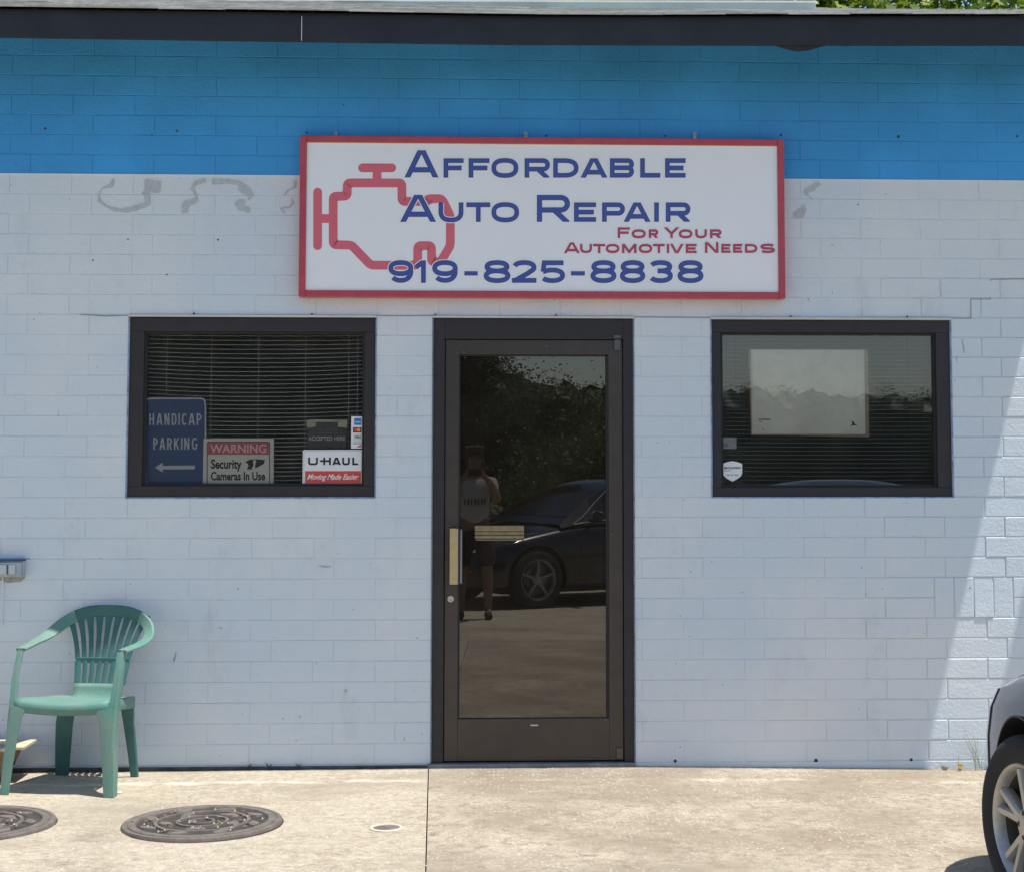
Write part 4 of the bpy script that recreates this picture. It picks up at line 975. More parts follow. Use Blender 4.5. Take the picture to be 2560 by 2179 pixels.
MB().box(xlf+.03, xrf-.04, yp0+.04, yp1-.045, z0+.06, zt-.03).build('soil', M('dark_soil', (.04, .03, .02), .95), pl_)

# ================================================================== MANHOLE COVERS
def leafpoly(c, ang, L_, W_, z):
    out = []
    for t, w_ in ((-.5, 0), (-.28, .42), (0, .5), (.25, .36), (.5, 0), (.25, -.36), (0, -.5), (-.28, -.42)):
        x, y = t*L_, w_*W_; out.append((c[0]+x*math.cos(ang)-y*math.sin(ang), c[1]+x*math.sin(ang)+y*math.cos(ang), z))
    return out
def manhole(cx, cy, rot, label, tilt):
    zc = gz(cx, cy)+.006
    e = empty('manhole_cover', (cx, cy, zc), label, 'manhole cover', group='decorated iron covers in the concrete')
    e.rotation_euler = (0, tilt, rot)
    MB().lathe([(.332, -.03), (.332, .003), (.328, .009), (.312, .010), (.310, .007), (.306, .007), (.304, .011), (.276, .012), (.270, .004), (.270, -.01)], (0,0,0), 'z', 64).build('rim', IRON, e, local=True, smooth=True)
    MB().lathe([(.331, -.0045), (.336, -.0045), (.3375, -.006)], (0,0,0), 'z', 64).build('frame_gap', IRON2, e, local=True)
    MB().lathe([(.272, .003), (.0001, .003)], (0,0,0), 'z', 48).build('lid', IRON2, e, local=True)
    for r_, w_ in ((.192, .009), (.103, .008), (.047, .007)):
        MB().lathe([(r_+w_, .003), (r_+w_*.8, .0105), (r_-w_*.8, .0105), (r_-w_, .003)], (0,0,0), 'z', 56).build('ring', IRON, e, local=True, smooth=True)
    for r_, n_, ph in ((.232, 8, .2), (.148, 5, .6)):
        for k in range(n_):
            a = ph+2*math.pi*k/n_; c = (r_*math.cos(a), r_*math.sin(a)); an = a+math.pi/2+.45
            t_ = leafpoly(c, an, .092 if n_ == 8 else .082, .042, .0115); b0 = leafpoly(c, an, .098, .048, .003)
            mb = MB().add(t_+b0, [tuple(range(8))]+[(i, (i+1) % 8, (i+1) % 8+8, i+8) for i in range(8)])
            mb.tube([(c[0]*.97, c[1]*.97, .006), (c[0]*(.86), c[1]*.86, .006)], .004, 5).build('leaf_relief', IRON, e, local=True)
    hm = MB(); hm.lathe([(.006, .0125), (.0001, .0125)], (-.292*math.cos(rot), .292*math.sin(rot), 0), 'z', 8).build('pick_hole', BLK, e, local=True)
    rb = random.Random(int(cx*100)); db = MB()
    for k in range(32):
        a = rb.uniform(0, 6.28); r_ = rb.uniform(.03, .262); x, y = r_*math.cos(a), r_*math.sin(a); s_ = rb.uniform(.002, .0055)
        db.add([(x-s_, y-s_*.6, .0125), (x+s_, y-s_*.4, .013), (x+s_*.6, y+s_, .016), (x-s_*.7, y+s_*.7, .0135), (x, y, .018+s_*.5)], [(0,1,4), (1,2,4), (2,3,4), (3,0,4), (0,3,2,1)])
    tag(db.build('debris', M('pale_petal_debris', (.55, .53, .46), .8), e, local=True), kind='stuff')
    db = MB()
    for k in range(26):
        a = rb.uniform(0, 6.28); r_ = rb.uniform(.05, .25); x, y = r_*math.cos(a), r_*math.sin(a); s_ = rb.uniform(.006, .013); an = rb.uniform(0, 3)
        db.add(leafpoly((x, y), an, s_*2, s_, .0125+rb.random()*.004), [tuple(range(8))])
    tag(db.build('dry_leaf', M('dry_brown_leaf', (.26, .16, .07), .8), e, local=True), kind='stuff')
m1 = gat(505.7, 2059, .02); m2 = gat(-65, 2060, .02)
manhole(m1.x, m1.y, .3, 'whole round iron cover with rings and leaves, right of the chair', R(-.7))
manhole(m2.x, m2.y, 1.4, 'round iron cover with rings and leaves, cut off by the left edge of the photo', R(-.7))
# cleanout cap
pc = gat(965.5, 2070.5, .02); e = empty('drain_cap', (pc.x, pc.y, gz(pc.x, pc.y)), 'small round drain cap with a pale ring set in the concrete', 'drain cap')
MB().lathe([(.069, -.02), (.069, .003), (.066, .006), (.057, .006), (.055, .001)], (0,0,0), 'z', 40).build('ring', M('pale_pvc', (.66, .60, .47), .6, var=.15, vscale=40), e, local=True, smooth=True)
MB().lathe([(.0555, .002), (.050, .0035), (.012, .0035), (.010, .006), (.0001, .006)], (0,0,0), 'z', 40).build('cap', IRON, e, local=True, smooth=True)
# stone by the chair leg, loose chips
st_ = gat(299, 1982, .022); s = Vector(st_); rb = random.Random(5)
mb = MB().lathe([(.0001, -.002), (.010, 0), (.012, .004), (.007, .009), (.0001, .010)], s, 'z', 9); thing(mb, 'stone', M('white_stone', (.75, .7, .6), .8), 'small white stone beside the right front chair leg', 'stone', smooth=True)
mb = MB()
for k in range(1500):
    x = rb.uniform(-.2, 2.4); y = -rb.random()**.8*2.0-.01
    if rb.random() < .35: x = rb.uniform(-1.9, -.3)
    s_ = rb.uniform(.0018, .0052) if rb.random() < .93 else rb.uniform(.005, .009); z = gz(x, y); an = rb.uniform(0, 3); c_, n_ = math.cos(an)*s_, math.sin(an)*s_
    mb.add([(x-c_, y-n_, z), (x+n_*.8, y-c_*.8, z), (x+c_, y+n_, z), (x-n_*.8, y+c_*.8, z), (x, y, z+s_*.7)], [(0,1,4), (1,2,4), (2,3,4), (3,0,4)])
o = mb.build('gravel', M('pale_chips', (.58, .52, .42), .85, var=.4, vscale=60), fix=False); tag(o, 'pale grit and stone chips scattered over the rough concrete by the door', 'gravel', kind='stuff')

# ================================================================== WEEDS
LEAF = M('weed_leaf', (.10, .14, .05), .6); DRY = M('dry_stem', (.16, .15, .12), .8); YEL = M('yellow_petals', (.80, .55, .03), .6)
def blades(e, n, h, spread, seed, m, name='blade', y0=0):
    rb = random.Random(seed); mb = MB()
    for k in range(n):
        a = rb.uniform(-1, 1); b_ = rb.uniform(-.6, .1); hh = h*rb.uniform(.5, 1); x = rb.uniform(-1, 1)*spread*.3
        P = [Vector((x, y0, 0)), Vector((x+a*spread*.4, y0+b_*spread*.3, hh*.6)), Vector((x+a*spread, y0+b_*spread*.6, hh*rb.uniform(.6, 1)))]
        w_ = h*.05
        mb.add([P[0]+Vector((-w_, 0, 0)), P[0]+Vector((w_, 0, 0)), P[1]+Vector((w_, 0, 0)), P[1]+Vector((-w_, 0, 0)), P[2]], [(0,1,2,3), (3,2,4)])
    return mb.build(name, m, e, local=True, fix=False)
p = at(2399, 1922, -.05); e = empty('dandelion', (p.x, -.05, gz(p.x, -.05)), 'yellow dandelion flower low against the wall beside the car', 'flower')
MB().tube([(0,0,0), (.002,-.002,.022)], .0012, 5).build('stem', LEAF, e, local=True)
fm = MB(); rb = random.Random(2)
for k in range(34):
    a = k*2.4; r_ = .017*(1-(k/34)*.7); q_ = -.006-.006*k/34; fm.add([(0, -.004, .026), (r_*math.cos(a-.15), q_, .026+r_*math.sin(a-.15)*.8), (r_*1.1*math.cos(a), q_-.003, .026+r_*.9*math.sin(a)), (r_*math.cos(a+.15), q_, .026+r_*math.sin(a+.15)*.8)], [(0,1,2,3)])
fm.build('flower_head', YEL, e, local=True, fix=False); blades(e, 9, .02, .03, 4, LEAF, 'leaf')
p = at(2362, 1924, -.04); e = empty('weed', (p.x, -.04, gz(p.x, -.04)), 'low green weed tuft left of the dandelion', 'weed', group='weeds along the foot of the wall'); blades(e, 26, .035, .03, 9, M('pale_weed', (.42, .40, .22), .7), 'leaf')
p = at(2447, 1924, -.04); e = empty('weed', (p.x, -.04, gz(p.x, -.04)), 'tall dry grass stalks rising beside the car wheel', 'weed', group='weeds along the foot of the wall')
rb = random.Random(12); mb = MB()
for k in range(11):
    a = rb.uniform(-.09, .05); hh = rb.uniform(.10, .23); mb.tube([(rb.uniform(-.02, .02), 0, 0), (a*.4, -.004, hh*.5), (a, -.006, hh)], [.0016, .0012, .0006], 4)
mb.build('stalk', M('green_dry_stalk', (.40, .43, .36), .8), e, local=True)
p = at(2395, 1900, -.03); e = empty('weed', (p.x, -.03, gz(p.x, -.03)), 'single thin dark twig standing above the dandelion', 'weed', group='weeds along the foot of the wall')
MB().tube([(0,0,0), (.002,0,.03), (.004,0,.075)], [.0016,.001,.0005], 4).build('stalk', DRY, e, local=True)
for j, (u, hgt, n_, lab) in enumerate(((620,.045,6,'spread dark dead stubs farthest left along the wall foot'),(676,.055,4,'tall dark dead stub left of the door'),(745,.05,4,'dark forked dead stub nearest the door'),(540,.03,2,'small dark dead stub right of the chair'),(1000,.012,4,'tiny dark stub by the door frame'))):
    p = at(u, 1916, -.022); e = empty('dead_weed', (p.x, -.022, gz(p.x, -.022)), lab, 'weed', group='dead stubs along the wall'); blades(e, n_, hgt, hgt*.55, 30+j, M('blackened_stub', (.05, .055, .06), .9), 'stalk')

# ================================================================== CARS
PAINT = M('dark_grey_car_paint', (.010, .012, .017), .22, .3, coat=1.0); BPAINT = M('black_car_paint', (.012, .013, .018), .25, .3, coat=1.0)
TYRE = M('tyre_rubber', (.022, .022, .024), .85, bump=.3, bscale=90); ALLOY = M('dusty_alloy', (.52, .50, .46), .42, .65, var=.2, vscale=20)
CGL = M('car_glass', (.01, .012, .014), .06, 0, spec=.8); CHR = M('chrome', (.8, .8, .78), .30, .9); LENS = M('headlight_lens', (.45, .47, .48), .1, .3); PLB = M('black_car_plastic', (.02, .02, .022), .6)
ORG = M('amber_reflector', (.6, .10, .02), .3)
def smoothtab(tab, x):
    for i in range(len(tab)-1):
        if tab[i][0] <= x <= tab[i+1][0]:
            t = (x-tab[i][0])/(tab[i+1][0]-tab[i][0])
            p = [tab[max(0, i-1)], tab[i], tab[i+1], tab[min(len(tab)-1, i+2)]]
            m1_ = (p[2][1]-p[0][1])/max(1e-6, (p[2][0]-p[0][0]))*(p[2][0]-p[1][0]); m2_ = (p[3][1]-p[1][1])/max(1e-6, (p[3][0]-p[1][0]))*(p[2][0]-p[1][0])
            return (2*t**3-3*t*t+1)*p[1][1]+(t**3-2*t*t+t)*m1_+(-2*t**3+3*t*t)*p[2][1]+(t**3-t*t)*m2_
    return tab[0][1] if x < tab[0][0] else tab[-1][1]
ZT = [(-2.32,.62),(-2.26,.88),(-2.1,.97),(-1.7,1.0),(-1.0,.98),(0,.95),(.8,.935),(1.0,.905),(1.4,.835),(1.8,.755),(2.06,.68),(2.2,.58),(2.27,.46)]
ZBt = [(-2.32,.42),(-2.2,.30),(-1.8,.22),(0,.19),(1.7,.20),(2.1,.22),(2.22,.27),(2.27,.36)]
WT = [(-2.32,.62),(-2.2,.80),(-1.8,.88),(-1,.905),(0,.905),(1.2,.90),(1.6,.885),(1.85,.85),(2.02,.78),(2.14,.66),(2.22,.50),(2.27,.34)]
def sect(x):
    w_, zt, zb2 = smoothtab(WT, x), smoothtab(ZT, x), smoothtab(ZBt, x); h = zt-zb2
    return [(0, zb2), (.7*w_, zb2), (.93*w_, zb2+.02), (.985*w_, zb2+.10*h), (w_, zb2+.35*h), (w_*1.0, zb2+.6*h), (w_*.985, zb2+.78*h), (w_*.95, zb2+.90*h), (w_*.88, zt-.022), (w_*.72, zt-.002), (w_*.4, zt+.016), (0, zt+.022)]
CAB = [(-1.75,.965),(-1.4,1.12),(-1.0,1.31),(-.6,1.405),(-.2,1.43),(.15,1.41),(.45,1.30),(.8,1.08),(1.02,.93)]
def cabp(x, v):                                # v 0..1 from belt to centre line
    zt = smoothtab(CAB, x); zb2 = smoothtab(ZT, x)-.02; h = max(.0, zt-zb2)
    yb_ = smoothtab(WT, x)*.93; yt = .58
    tb = [(0, 0, 0), (.5, .80, .62), (.62, .93, .78), (.8, .985, .92), (1, 1, 1)]
    fy, fz = 0, 0
    for (a, ya, za), (b_, y_b, z_b) in zip(tb[:-1], tb[1:]):
        if v <= b_+1e-9:
            t = (v-a)/(b_-a); fz = ya+(y_b-ya)*t; fy = za+(z_b-za)*t; break
    k = min(1, h/.35); top = yt
    if v <= .5: y = yb_+(top-yb_)*(v/.5)*k*1.0+(0)
    else: y = (yb_+(top-yb_)*k)*(1-(v-.5)/.5)**.85 if v < 1 else 0
    return Vector((x, y, zb2+h*(fz if v > .5 else .86*v/.5)))
def cap2(x, v):
    if v > .5: p = cabp(x, v); z = smoothtab(ZT, x)-.02; h = max(0, smoothtab(CAB, x)-z); p.z = z+h*(.86+.14*(1-((1-v)/.5)**2.2)); return p
    return cabp(x, v)
def rim_spokes(mb, n, twin, r0, r1, w0, w1, y0, y1, sp):
    for k in range(n):
        for s in ((-1, 1) if twin else (0,)):
            a0 = 2*math.pi*k/n+s*sp*.25+.3; a1 = 2*math.pi*k/n+s*sp+.3
            p0 = Vector((r0*math.cos(a0), 0, r0*math.sin(a0))); p1 = Vector((r1*math.cos(a1), 0, r1*math.sin(a1)))
            t = (p1-p0).normalized(); nn = Vector((-t.z, 0, t.x))
            vs = []
            for p, w_, y in ((p0, w0, y0), ((p0+p1)/2, (w0+w1)/2.2, (y0*.4+y1*.6)), (p1, w1, y1)):
                vs += [p+nn*w_*.5+Vector((0, y, 0)), p+nn*w_*.28+Vector((0, y+.010, 0)), p-nn*w_*.28+Vector((0, y+.010, 0)), p-nn*w_*.5+Vector((0, y, 0)), p-nn*w_*.5+Vector((0, y-.03, 0)), p+nn*w_*.5+Vector((0, y-.03, 0))]
            mb.add(vs, [(i*6+j, i*6+(j+1) % 6, (i+1)*6+(j+1) % 6, (i+1)*6+j) for i in range(2) for j in range(6)]+[(0,1,2,3,4,5), (17,16,15,14,13,12)])
def wheel(root, x, side, steer, rr_, rt, wid, spn, twin, rim_mat):
    # local frame of the wheel: y outward on the left; mirrored for the right side
    wh = MB().lathe([(rr_-.012, .085), (rr_+.004, .098), (rr_+.02, .106), ((rr_+rt)/2, .113), (rt-.022, .104), (rt-.006, .090), (rt, .070), (rt, 0), (rt, -.07), (rt-.01, -.095), ((rr_+rt)/2, -.105), (rr_, -.09), (rr_-.012, .085)], (0,0,0), 'y', 56).build('wheel', TYRE, root, local=True, smooth=True)
    wh.location = (x, side*(.80), rt); wh.rotation_euler = (0, 0, steer+(0 if side > 0 else math.pi)); WL[wh.name] = Vector((0,0,0))
    MB().lathe([(rr_-.020, -.08), (rr_-.03, .02), (rr_-.018, .066)], (0,0,0), 'y', 56).build('barrel', M('shaded_dark_barrel', (.10, .095, .085), .6, .3), wh, local=True, smooth=True)  # dark colour stands in for the shade between the spokes
    MB().lathe([(rr_-.020, .064), (rr_-.018, .070), (rr_-.012, .092), (rr_+.001, .102), (rr_+.006, .098), (rr_, .08)], (0,0,0), 'y', 56).build('rim', rim_mat, wh, local=True, smooth=True)
    for_ = MB(); rim_spokes(for_, spn, twin, .045, rr_-.016, .040, .030, .075, .082, .19 if twin else 0)
    for_.build('spokes', rim_mat, wh, local=True, smooth=True)
    MB().lathe([(.062, .04), (.062, .078), (.052, .088), (.030, .090), (.028, .094), (.0001, .095)], (0,0,0), 'y', 28).build('hub', rim_mat, wh, local=True, smooth=True)
    lug = MB()
    for k in range(5): a = 2*math.pi*k/5; lug.lathe([(.010, .0885), (.008, .0905), (.0001, .0905)], (.042*math.cos(a), 0, .042*math.sin(a)), 'y', 8)
    lug.build('lug_hole', BLK, wh, local=True)
    MB().lathe([(rr_-.03, -.01), (.05, -.01), (.05, .02), (.14, .02), (.14, -.0)], (0,0,0), 'y', 40).build('brake_disc', M('brake_steel', (.22, .20, .18), .5, .7), wh, local=True)
    MB().lathe([(rr_-.022, -.06), (.0001, -.06)], (0,0,0), 'y', 40).build('wheel_back', PLB, wh, local=True)
    return wh
def car(loc, heading, paint, label, steer, rr_, rt, twin, rim_mat, rot=0):
    root = empty('parked_car', loc, label, 'car', rz=heading)
    xs = sorted(set([-2.32+4.59*i/46 for i in range(47)]+[2.1, 2.16, 2.2, 2.24, -2.29]))
    vs = []; rings = []
    for x in xs:
        s = sect(x); ring = [(x, y, z) for y, z in s]+[(x, -y, z) for y, z in s[-2:0:-1]]; rings.append(len(ring)); vs += ring
    nr = rings[0]; fs = [(i*nr+k, i*nr+(k+1) % nr, (i+1)*nr+(k+1) % nr, (i+1)*nr+k) for i in range(len(xs)-1) for k in range(nr)]
    fs += [tuple(range(nr)), tuple((len(xs)-1)*nr+k for k in range(nr-1, -1, -1))]
    body = MB().add(vs, fs).build('body', paint, root, local=True)
    for wx in (1.35, -1.38):
        for s in (-1, 1):
            c = MB().prism([(wx+(rt+.045)*math.cos(2*math.pi*q/44), rt+.012+(rt+.045)*math.sin(2*math.pi*q/44)) for q in range(44)], s*.86-.24, s*.86+.24).build('cut', PLB, root, local=True)
            md = body.modifiers.new('b', 'BOOLEAN'); md.operation = 'DIFFERENCE'; md.object = c; md.solver = 'EXACT'; md.material_mode = 'TRANSFER'
            dg = bpy.context.evaluated_depsgraph_get(); 
            me = bpy.data.meshes.new_from_object(body.evaluated_get(dg)); body.modifiers.clear(); body.data = me; bpy.data.objects.remove(c)
    while len(body.data.materials) < 2: body.data.materials.append(PLB)
    body.data.materials[1] = PLB
    for p in body.data.polygons: p.use_smooth = True; p.material_index = 0
    for p in body.data.polygons:
        c = p.center
        for wx in (1.35, -1.38):
            q = math.hypot(c.x-wx, c.z-(rt+.012))
            if abs(c.y) > .55 and q < rt+.052 and (q > rt+.02 and abs(p.normal.y) < .5 or abs(c.y) < .66): p.material_index = 1
    body.data.set_sharp_from_angle(angle=R(35)); body.data.name = 'body'
    # wheel arch lips
    for wx in (1.35, -1.38):
        for s in (-1, 1):
            P = [(wx+(rt+.047)*math.cos(R(a)), 0, rt+.012+(rt+.047)*math.sin(R(a))) for a in range(-14, 195, 8)]
            P = [(x, s*(sect(x)[0][0]+max(y for y, z in sect(x)) -.003), z) for x, _, z in P]
            MB().tube(P, .004, 6).build('arch_lip', PLB, root, local=True, smooth=True)
    # cabin
    cx = [1.02-2.77*i/30 for i in range(31)]; vv = [0, .12, .25, .38, .5, .56, .62, .7, .8, .9, 1]
    vs = []
    for x in cx:
        L_ = [cap2(x, v) for v in vv]; vs += [tuple(p) for p in L_]+[(p.x, -p.y, p.z) for p in L_[-2::-1]]
    nr = len(vv)*2-1
    MB().add(vs, [(i*nr+k, i*nr+k+1, (i+1)*nr+k+1, (i+1)*nr+k) for i in range(30) for k in range(nr-1)]).build('cabin', paint, root, local=True, smooth=True)
    def patch(name, xa, xb, va, vb, m, side, nx=10, nv=8, off=.005, skew=0):
        vs = []
        for i in range(nx+1):
            for j in range(nv+1):
                v = va+(vb-va)*j/nv; x = xa+(xb-xa)*i/nx+skew*(v-va)/(vb-va)*(1 if i < nx/2 else -1)*0
                p = cap2(x, v); q = cap2(x, min(1, v+.01))-cap2(x, max(0, v-.01)); tx = cap2(x+.01, v)-cap2(x-.01, v)
                nn = tx.cross(q); nn.normalize()
                if nn.z < 0 or (nn.y < 0 and abs(nn.z) < .2): nn = -nn
                p = p+nn*off; vs.append((p.x, p.y*side, p.z))
        return MB().add(vs, [(i*(nv+1)+j, i*(nv+1)+j+1, (i+1)*(nv+1)+j+1, (i+1)*(nv+1)+j) for i in range(nx) for j in range(nv)]).build(name, m, root, local=True, smooth=True)
    for s in (1, -1):
        patch('windshield', .90, .38, .50, 1, CGL, s); patch('rear_window', -1.02, -1.55, .52, 1, CGL, s)
        patch('side_window', .52, -.30, .10, .47, CGL, s); patch('side_window', -.36, -1.15, .10, .47, CGL, s)
        P = [cap2(x, .06)+Vector((0, .008, .0)) for x in [.85-2.3*i/12 for i in range(13)]]
        MB().tube([(p.x, p.y*s, p.z) for p in P], .009, 6).build('window_trim', CHR, root, local=True, smooth=True)
        P = [cap2(.86-.66*i/10, .06+.43*(i/10)**.8)+Vector((0, .008, .004)) for i in range(11)]+[cap2(.15-i*.15, .49)+Vector((0, .008, .004)) for i in range(8)]
        MB().tube([(p.x, p.y*s, p.z) for p in P], .008, 6).build('window_trim', CHR, root, local=True, smooth=True)
        mm = MB(); c = Vector((.62, s*1.0, 1.02)); vs = []
        for i in range(7):
            t = math.pi*i/6; rr2 = math.sin(t)
            for k in range(10): a = 2*math.pi*k/10; vs.append((c.x+.06*rr2*math.cos(a), c.y-s*.0+.10*math.cos(t), c.z+.07*rr2*math.sin(a)))
        mm.add(vs, [(i*10+k, i*10+(k+1) % 10, (i+1)*10+(k+1) % 10, (i+1)*10+k) for i in range(6) for k in range(10)]); mm.box(.60, .65, min(s*.84, s*.95), max(s*.84, s*.95), .95, .98)
        mm.build('mirror', paint, root, local=True, smooth=True)
        # headlight, on the corner; tail light
        for xa, xb, f0, f1, m_, nm in ((2.03, 2.16, 7, 8.6, LENS, 'headlight'), (-2.05, -2.24, 6, 8, URD, 'tail_light')):
            vs = []
            for i in range(7):
                x = xa+(xb-xa)*i/6; S = sect(x)
                for j in range(4):
                    f = f0+(f1-f0)*j/3; a = int(f); t = f-a; y = S[a][0]*(1-t)+S[a+1][0]*t; z = S[a][1]*(1-t)+S[a+1][1]*t
                    vs.append((x, s*(y+.006), z+.003))
            MB().add(vs, [(i*4+j, i*4+j+1, (i+1)*4+j+1, (i+1)*4+j) for i in range(6) for j in range(3)]).build(nm, m_, root, local=True, smooth=True)
        # gaps: bonnet edge, bumper edge, doors
        def seam(pts, r_=.0028, m_=BLK, nm='seam'): MB().tube(pts, r_, 4).build(nm, m_, root, local=True)
        seam([(x, s*(sect(x)[8][0]*.985), sect(x)[8][1]+.004) for x in [1.0+.095*i for i in range(12)]])
        seam([(1.78, s*(sect(1.78)[j][0]+.001), sect(1.78)[j][1]) for j in (4, 5, 6, 7)])
        for x in (.78, -.33, -1.12): seam([(x, s*(sect(x)[j][0]+.001), sect(x)[j][1]) for j in (3, 4, 5, 6, 7)])
        for x in (-.18, -1.0):
            MB().box(x-.10, x+.06, min(s*.90, s*.925), max(s*.90, s*.925), .80, .822).build('door_handle', paint, root, local=True, bevel=.006)
        seam([(2.10, s*(sect(2.10)[4][0]+.004), .43), (2.14, s*(sect(2.14)[4][0]+.004), .43)], .012, ORG, 'side_marker')
        for wx in (1.35, -1.38): wheel(root, wx, s, steer if wx > 0 else 0, rr_, rt, .2, 5, twin, rim_mat)
    gm = MB()
    for j in range(5): z = .42+j*.045; gm.box(2.262, 2.285, -.30+.02*j, .30-.02*j, z, z+.02)
    gm.build('grille', PLB, root, local=True)
    gm = MB(); gm.box(-1.5, 1.6, -.55, .55, .15, .24); gm.build('underbody', PLB, root, local=True)
    return root
# the car at the right edge: front left wheel placed where the photo shows it
rt_ = .302; hd_ = R(90+.5)
hub = gat(2562, 2061, rt_+.005)                # face of the rim
hv = Vector((math.cos(hd_), math.sin(hd_), 0)); lv = Vector((-hv.y, hv.x, 0))
steer_ = R(9.5)
ax = Matrix.Rotation(steer_, 3, 'Z') @ lv
rootp = hub - ax*.09 - lv*.80 - hv*1.35; rootp.z = gz(hub.x, hub.y)+.004
car(rootp, hd_, PAINT, 'dark grey car with silver alloy wheel cut off at the right edge', steer_, .203, rt_, True, ALLOY)
# the sedan behind the camera, seen in the door glass
h2 = R(180-30); w2 = Vector((.62, -10.0, 0)); hv = Vector((math.cos(h2), math.sin(h2), 0)); lv = Vector((-hv.y, hv.x, 0))
r2 = w2-hv*1.35+lv*.80; r2.z = gz(r2.x, -10)+.002
car(r2, h2, BPAINT, 'black sedan parked facing the shop, reflected in the door glass', 0, .222, .325, False, M('grey_alloy', (.35, .35, .36), .45, .6))

# ================================================================== TREES
def leafmat(name, c1, c2):
    m = M(name, c1, .5); n, b = nodes(m)
    oi = n.nodes.new('ShaderNodeNewGeometry'); t = n.nodes.new('ShaderNodeValToRGB')
    t.color_ramp.elements[0].color = (*c1, 1); t.color_ramp.elements[1].color = (*c2, 1)
    n.links.new(oi.outputs['Random Per Island'], t.inputs[0]); n.links.new(t.outputs[0], b.inputs['Base Color'])
    tr = n.nodes.new('ShaderNodeBsdfTranslucent'); n.links.new(t.outputs[0], tr.inputs[0])
    mx = n.nodes.new('ShaderNodeMixShader'); mx.inputs[0].default_value = .35
    n.links.new(b.outputs[0], mx.inputs[1]); n.links.new(tr.outputs[0], mx.inputs[2]); n.links.new(mx.outputs[0], n.nodes['Material Output'].inputs[0]); return m
BARK = M('bark', (.12, .09, .07), .9, var=.4, vscale=12, bump=1, bscale=25)
GL1 = leafmat('bright_leaf', (.10, .19, .02), (.34, .42, .05)); GL2 = leafmat('dark_leaf', (.025, .045, .014), (.06, .095, .03)); GL3 = leafmat('mid_leaf', (.035, .07, .02), (.08, .13, .03))
def crown(name, m, root, blobs, n, size, seed, lobed=False, spread=.3, core=True):
    rb = random.Random(seed); vs = []; fs = []
    cl = []
    for (c, r_, wgt) in blobs:
        for k in range(int(wgt)):
            d = Vector((rb.gauss(0, 1), rb.gauss(0, 1), rb.gauss(0, 1))).normalized()*rb.uniform(.35, 1)**.6
            cl.append(Vector((c[0]+d.x*r_[0], c[1]+d.y*r_[1], c[2]+d.z*r_[2])))
    for i in range(n):
        c = cl[rb.randrange(len(cl))]; p = c+Vector((rb.gauss(0, 1), rb.gauss(0, 1), rb.gauss(0, .7)))*spread
        nrm = Vector((rb.gauss(0, .6), rb.gauss(0, .6), rb.uniform(.2, 1))).normalized(); a = nrm.orthogonal().normalized(); a.rotate(Matrix.Rotation(rb.uniform(0, 6.28), 3, nrm)); b_ = nrm.cross(a); s = size*rb.uniform(.6, 1.25)
        k = len(vs)
        if lobed:
            for t, w_ in ((-.5, 0), (-.45, .42), (-.05, .30), (.1, .55), (.28, .2), (.62, 0), (.28, -.2), (.1, -.55), (-.05, -.30), (-.45, -.42)): vs.append(p+a*t*s+b_*w_*s+nrm*abs(w_)*s*.25)
            fs.append(tuple(range(k, k+10)))
        else:
            vs += [p-a*s*.5, p+b_*s*.28+nrm*s*.08, p+a*s*.5, p-b_*s*.28+nrm*s*.08]; fs.append((k, k+1, k+2, k+3))
    me = bpy.data.meshes.new(name); me.from_pydata([tuple(v-WL[root.name]) for v in vs], [], fs); me.materials.append(m)
    o = bpy.data.objects.new(name, me); scn.collection.objects.link(o); o.parent = root
    if core:
        mb = MB()
        for (c, r_, wgt) in blobs:
            pr = [(max(.0001, math.sin(math.pi*i/8))*r_[0]*.82, -math.cos(math.pi*i/8)*r_[2]*(.86 if len(blobs) > 20 else .74)) for i in range(9)]
            k = len(mb.v); mb.lathe(pr, c, 'z', 10)
            for j in range(k, len(mb.v)): x, y, z = mb.v[j]; q = 1+rb.uniform(-1, 1)*(.05 if len(blobs) > 20 else .12); mb.v[j] = (c[0]+(x-c[0])*q, c[1]+(y-c[1])*q*r_[1]/r_[0], c[2]+(z-c[2])*q)
        tag(mb.build('inner_foliage', m, root), kind='stuff')
    return o
def tree(name, base, h, blobs, n, size, seed, m, label, r_=.16, cat='tree', lobed=False):
    root = empty(name, base, label, cat); B = Vector(base); rb = random.Random(seed)
    mb = MB(); top = B+Vector((rb.uniform(-.2, .2), rb.uniform(-.2, .2), h*.75)); mb.tube([B+Vector((0, 0, -.1)), B.lerp(top, .35)+Vector((.05, 0, 0)), B.lerp(top, .7), top], [r_*1.2, r_, r_*.7, r_*.3], 9)
    for c, rr2, w_ in blobs:
        s = B.lerp(top, rb.uniform(.35, .8)); e_ = Vector(c); mb.tube([s, s.lerp(e_, .5)+Vector((0, 0, .15)), e_], [r_*.5, r_*.3, r_*.12], 6)
    mb.build('trunk', BARK, root, smooth=True)
    crown('crown', m, root, blobs, n, size, seed, lobed, core=not lobed); return root
# the leafy tree beyond the roof
tree('maple_tree', (4.2, 8.2, 0), 7, [((2.6,7.6,5.6),(1.5,1.0,1.5),60), ((4.3,7.8,6.0),(1.7,1.2,1.9),80), ((1.2,8.0,5.7),(1.1,.9,1.3),45), ((3.4,7.3,4.9),(2.2,.8,.7),60)], 26000, .11, 21, GL1, 'bright green broad-leaved tree beyond the right end of the roof', lobed=True)
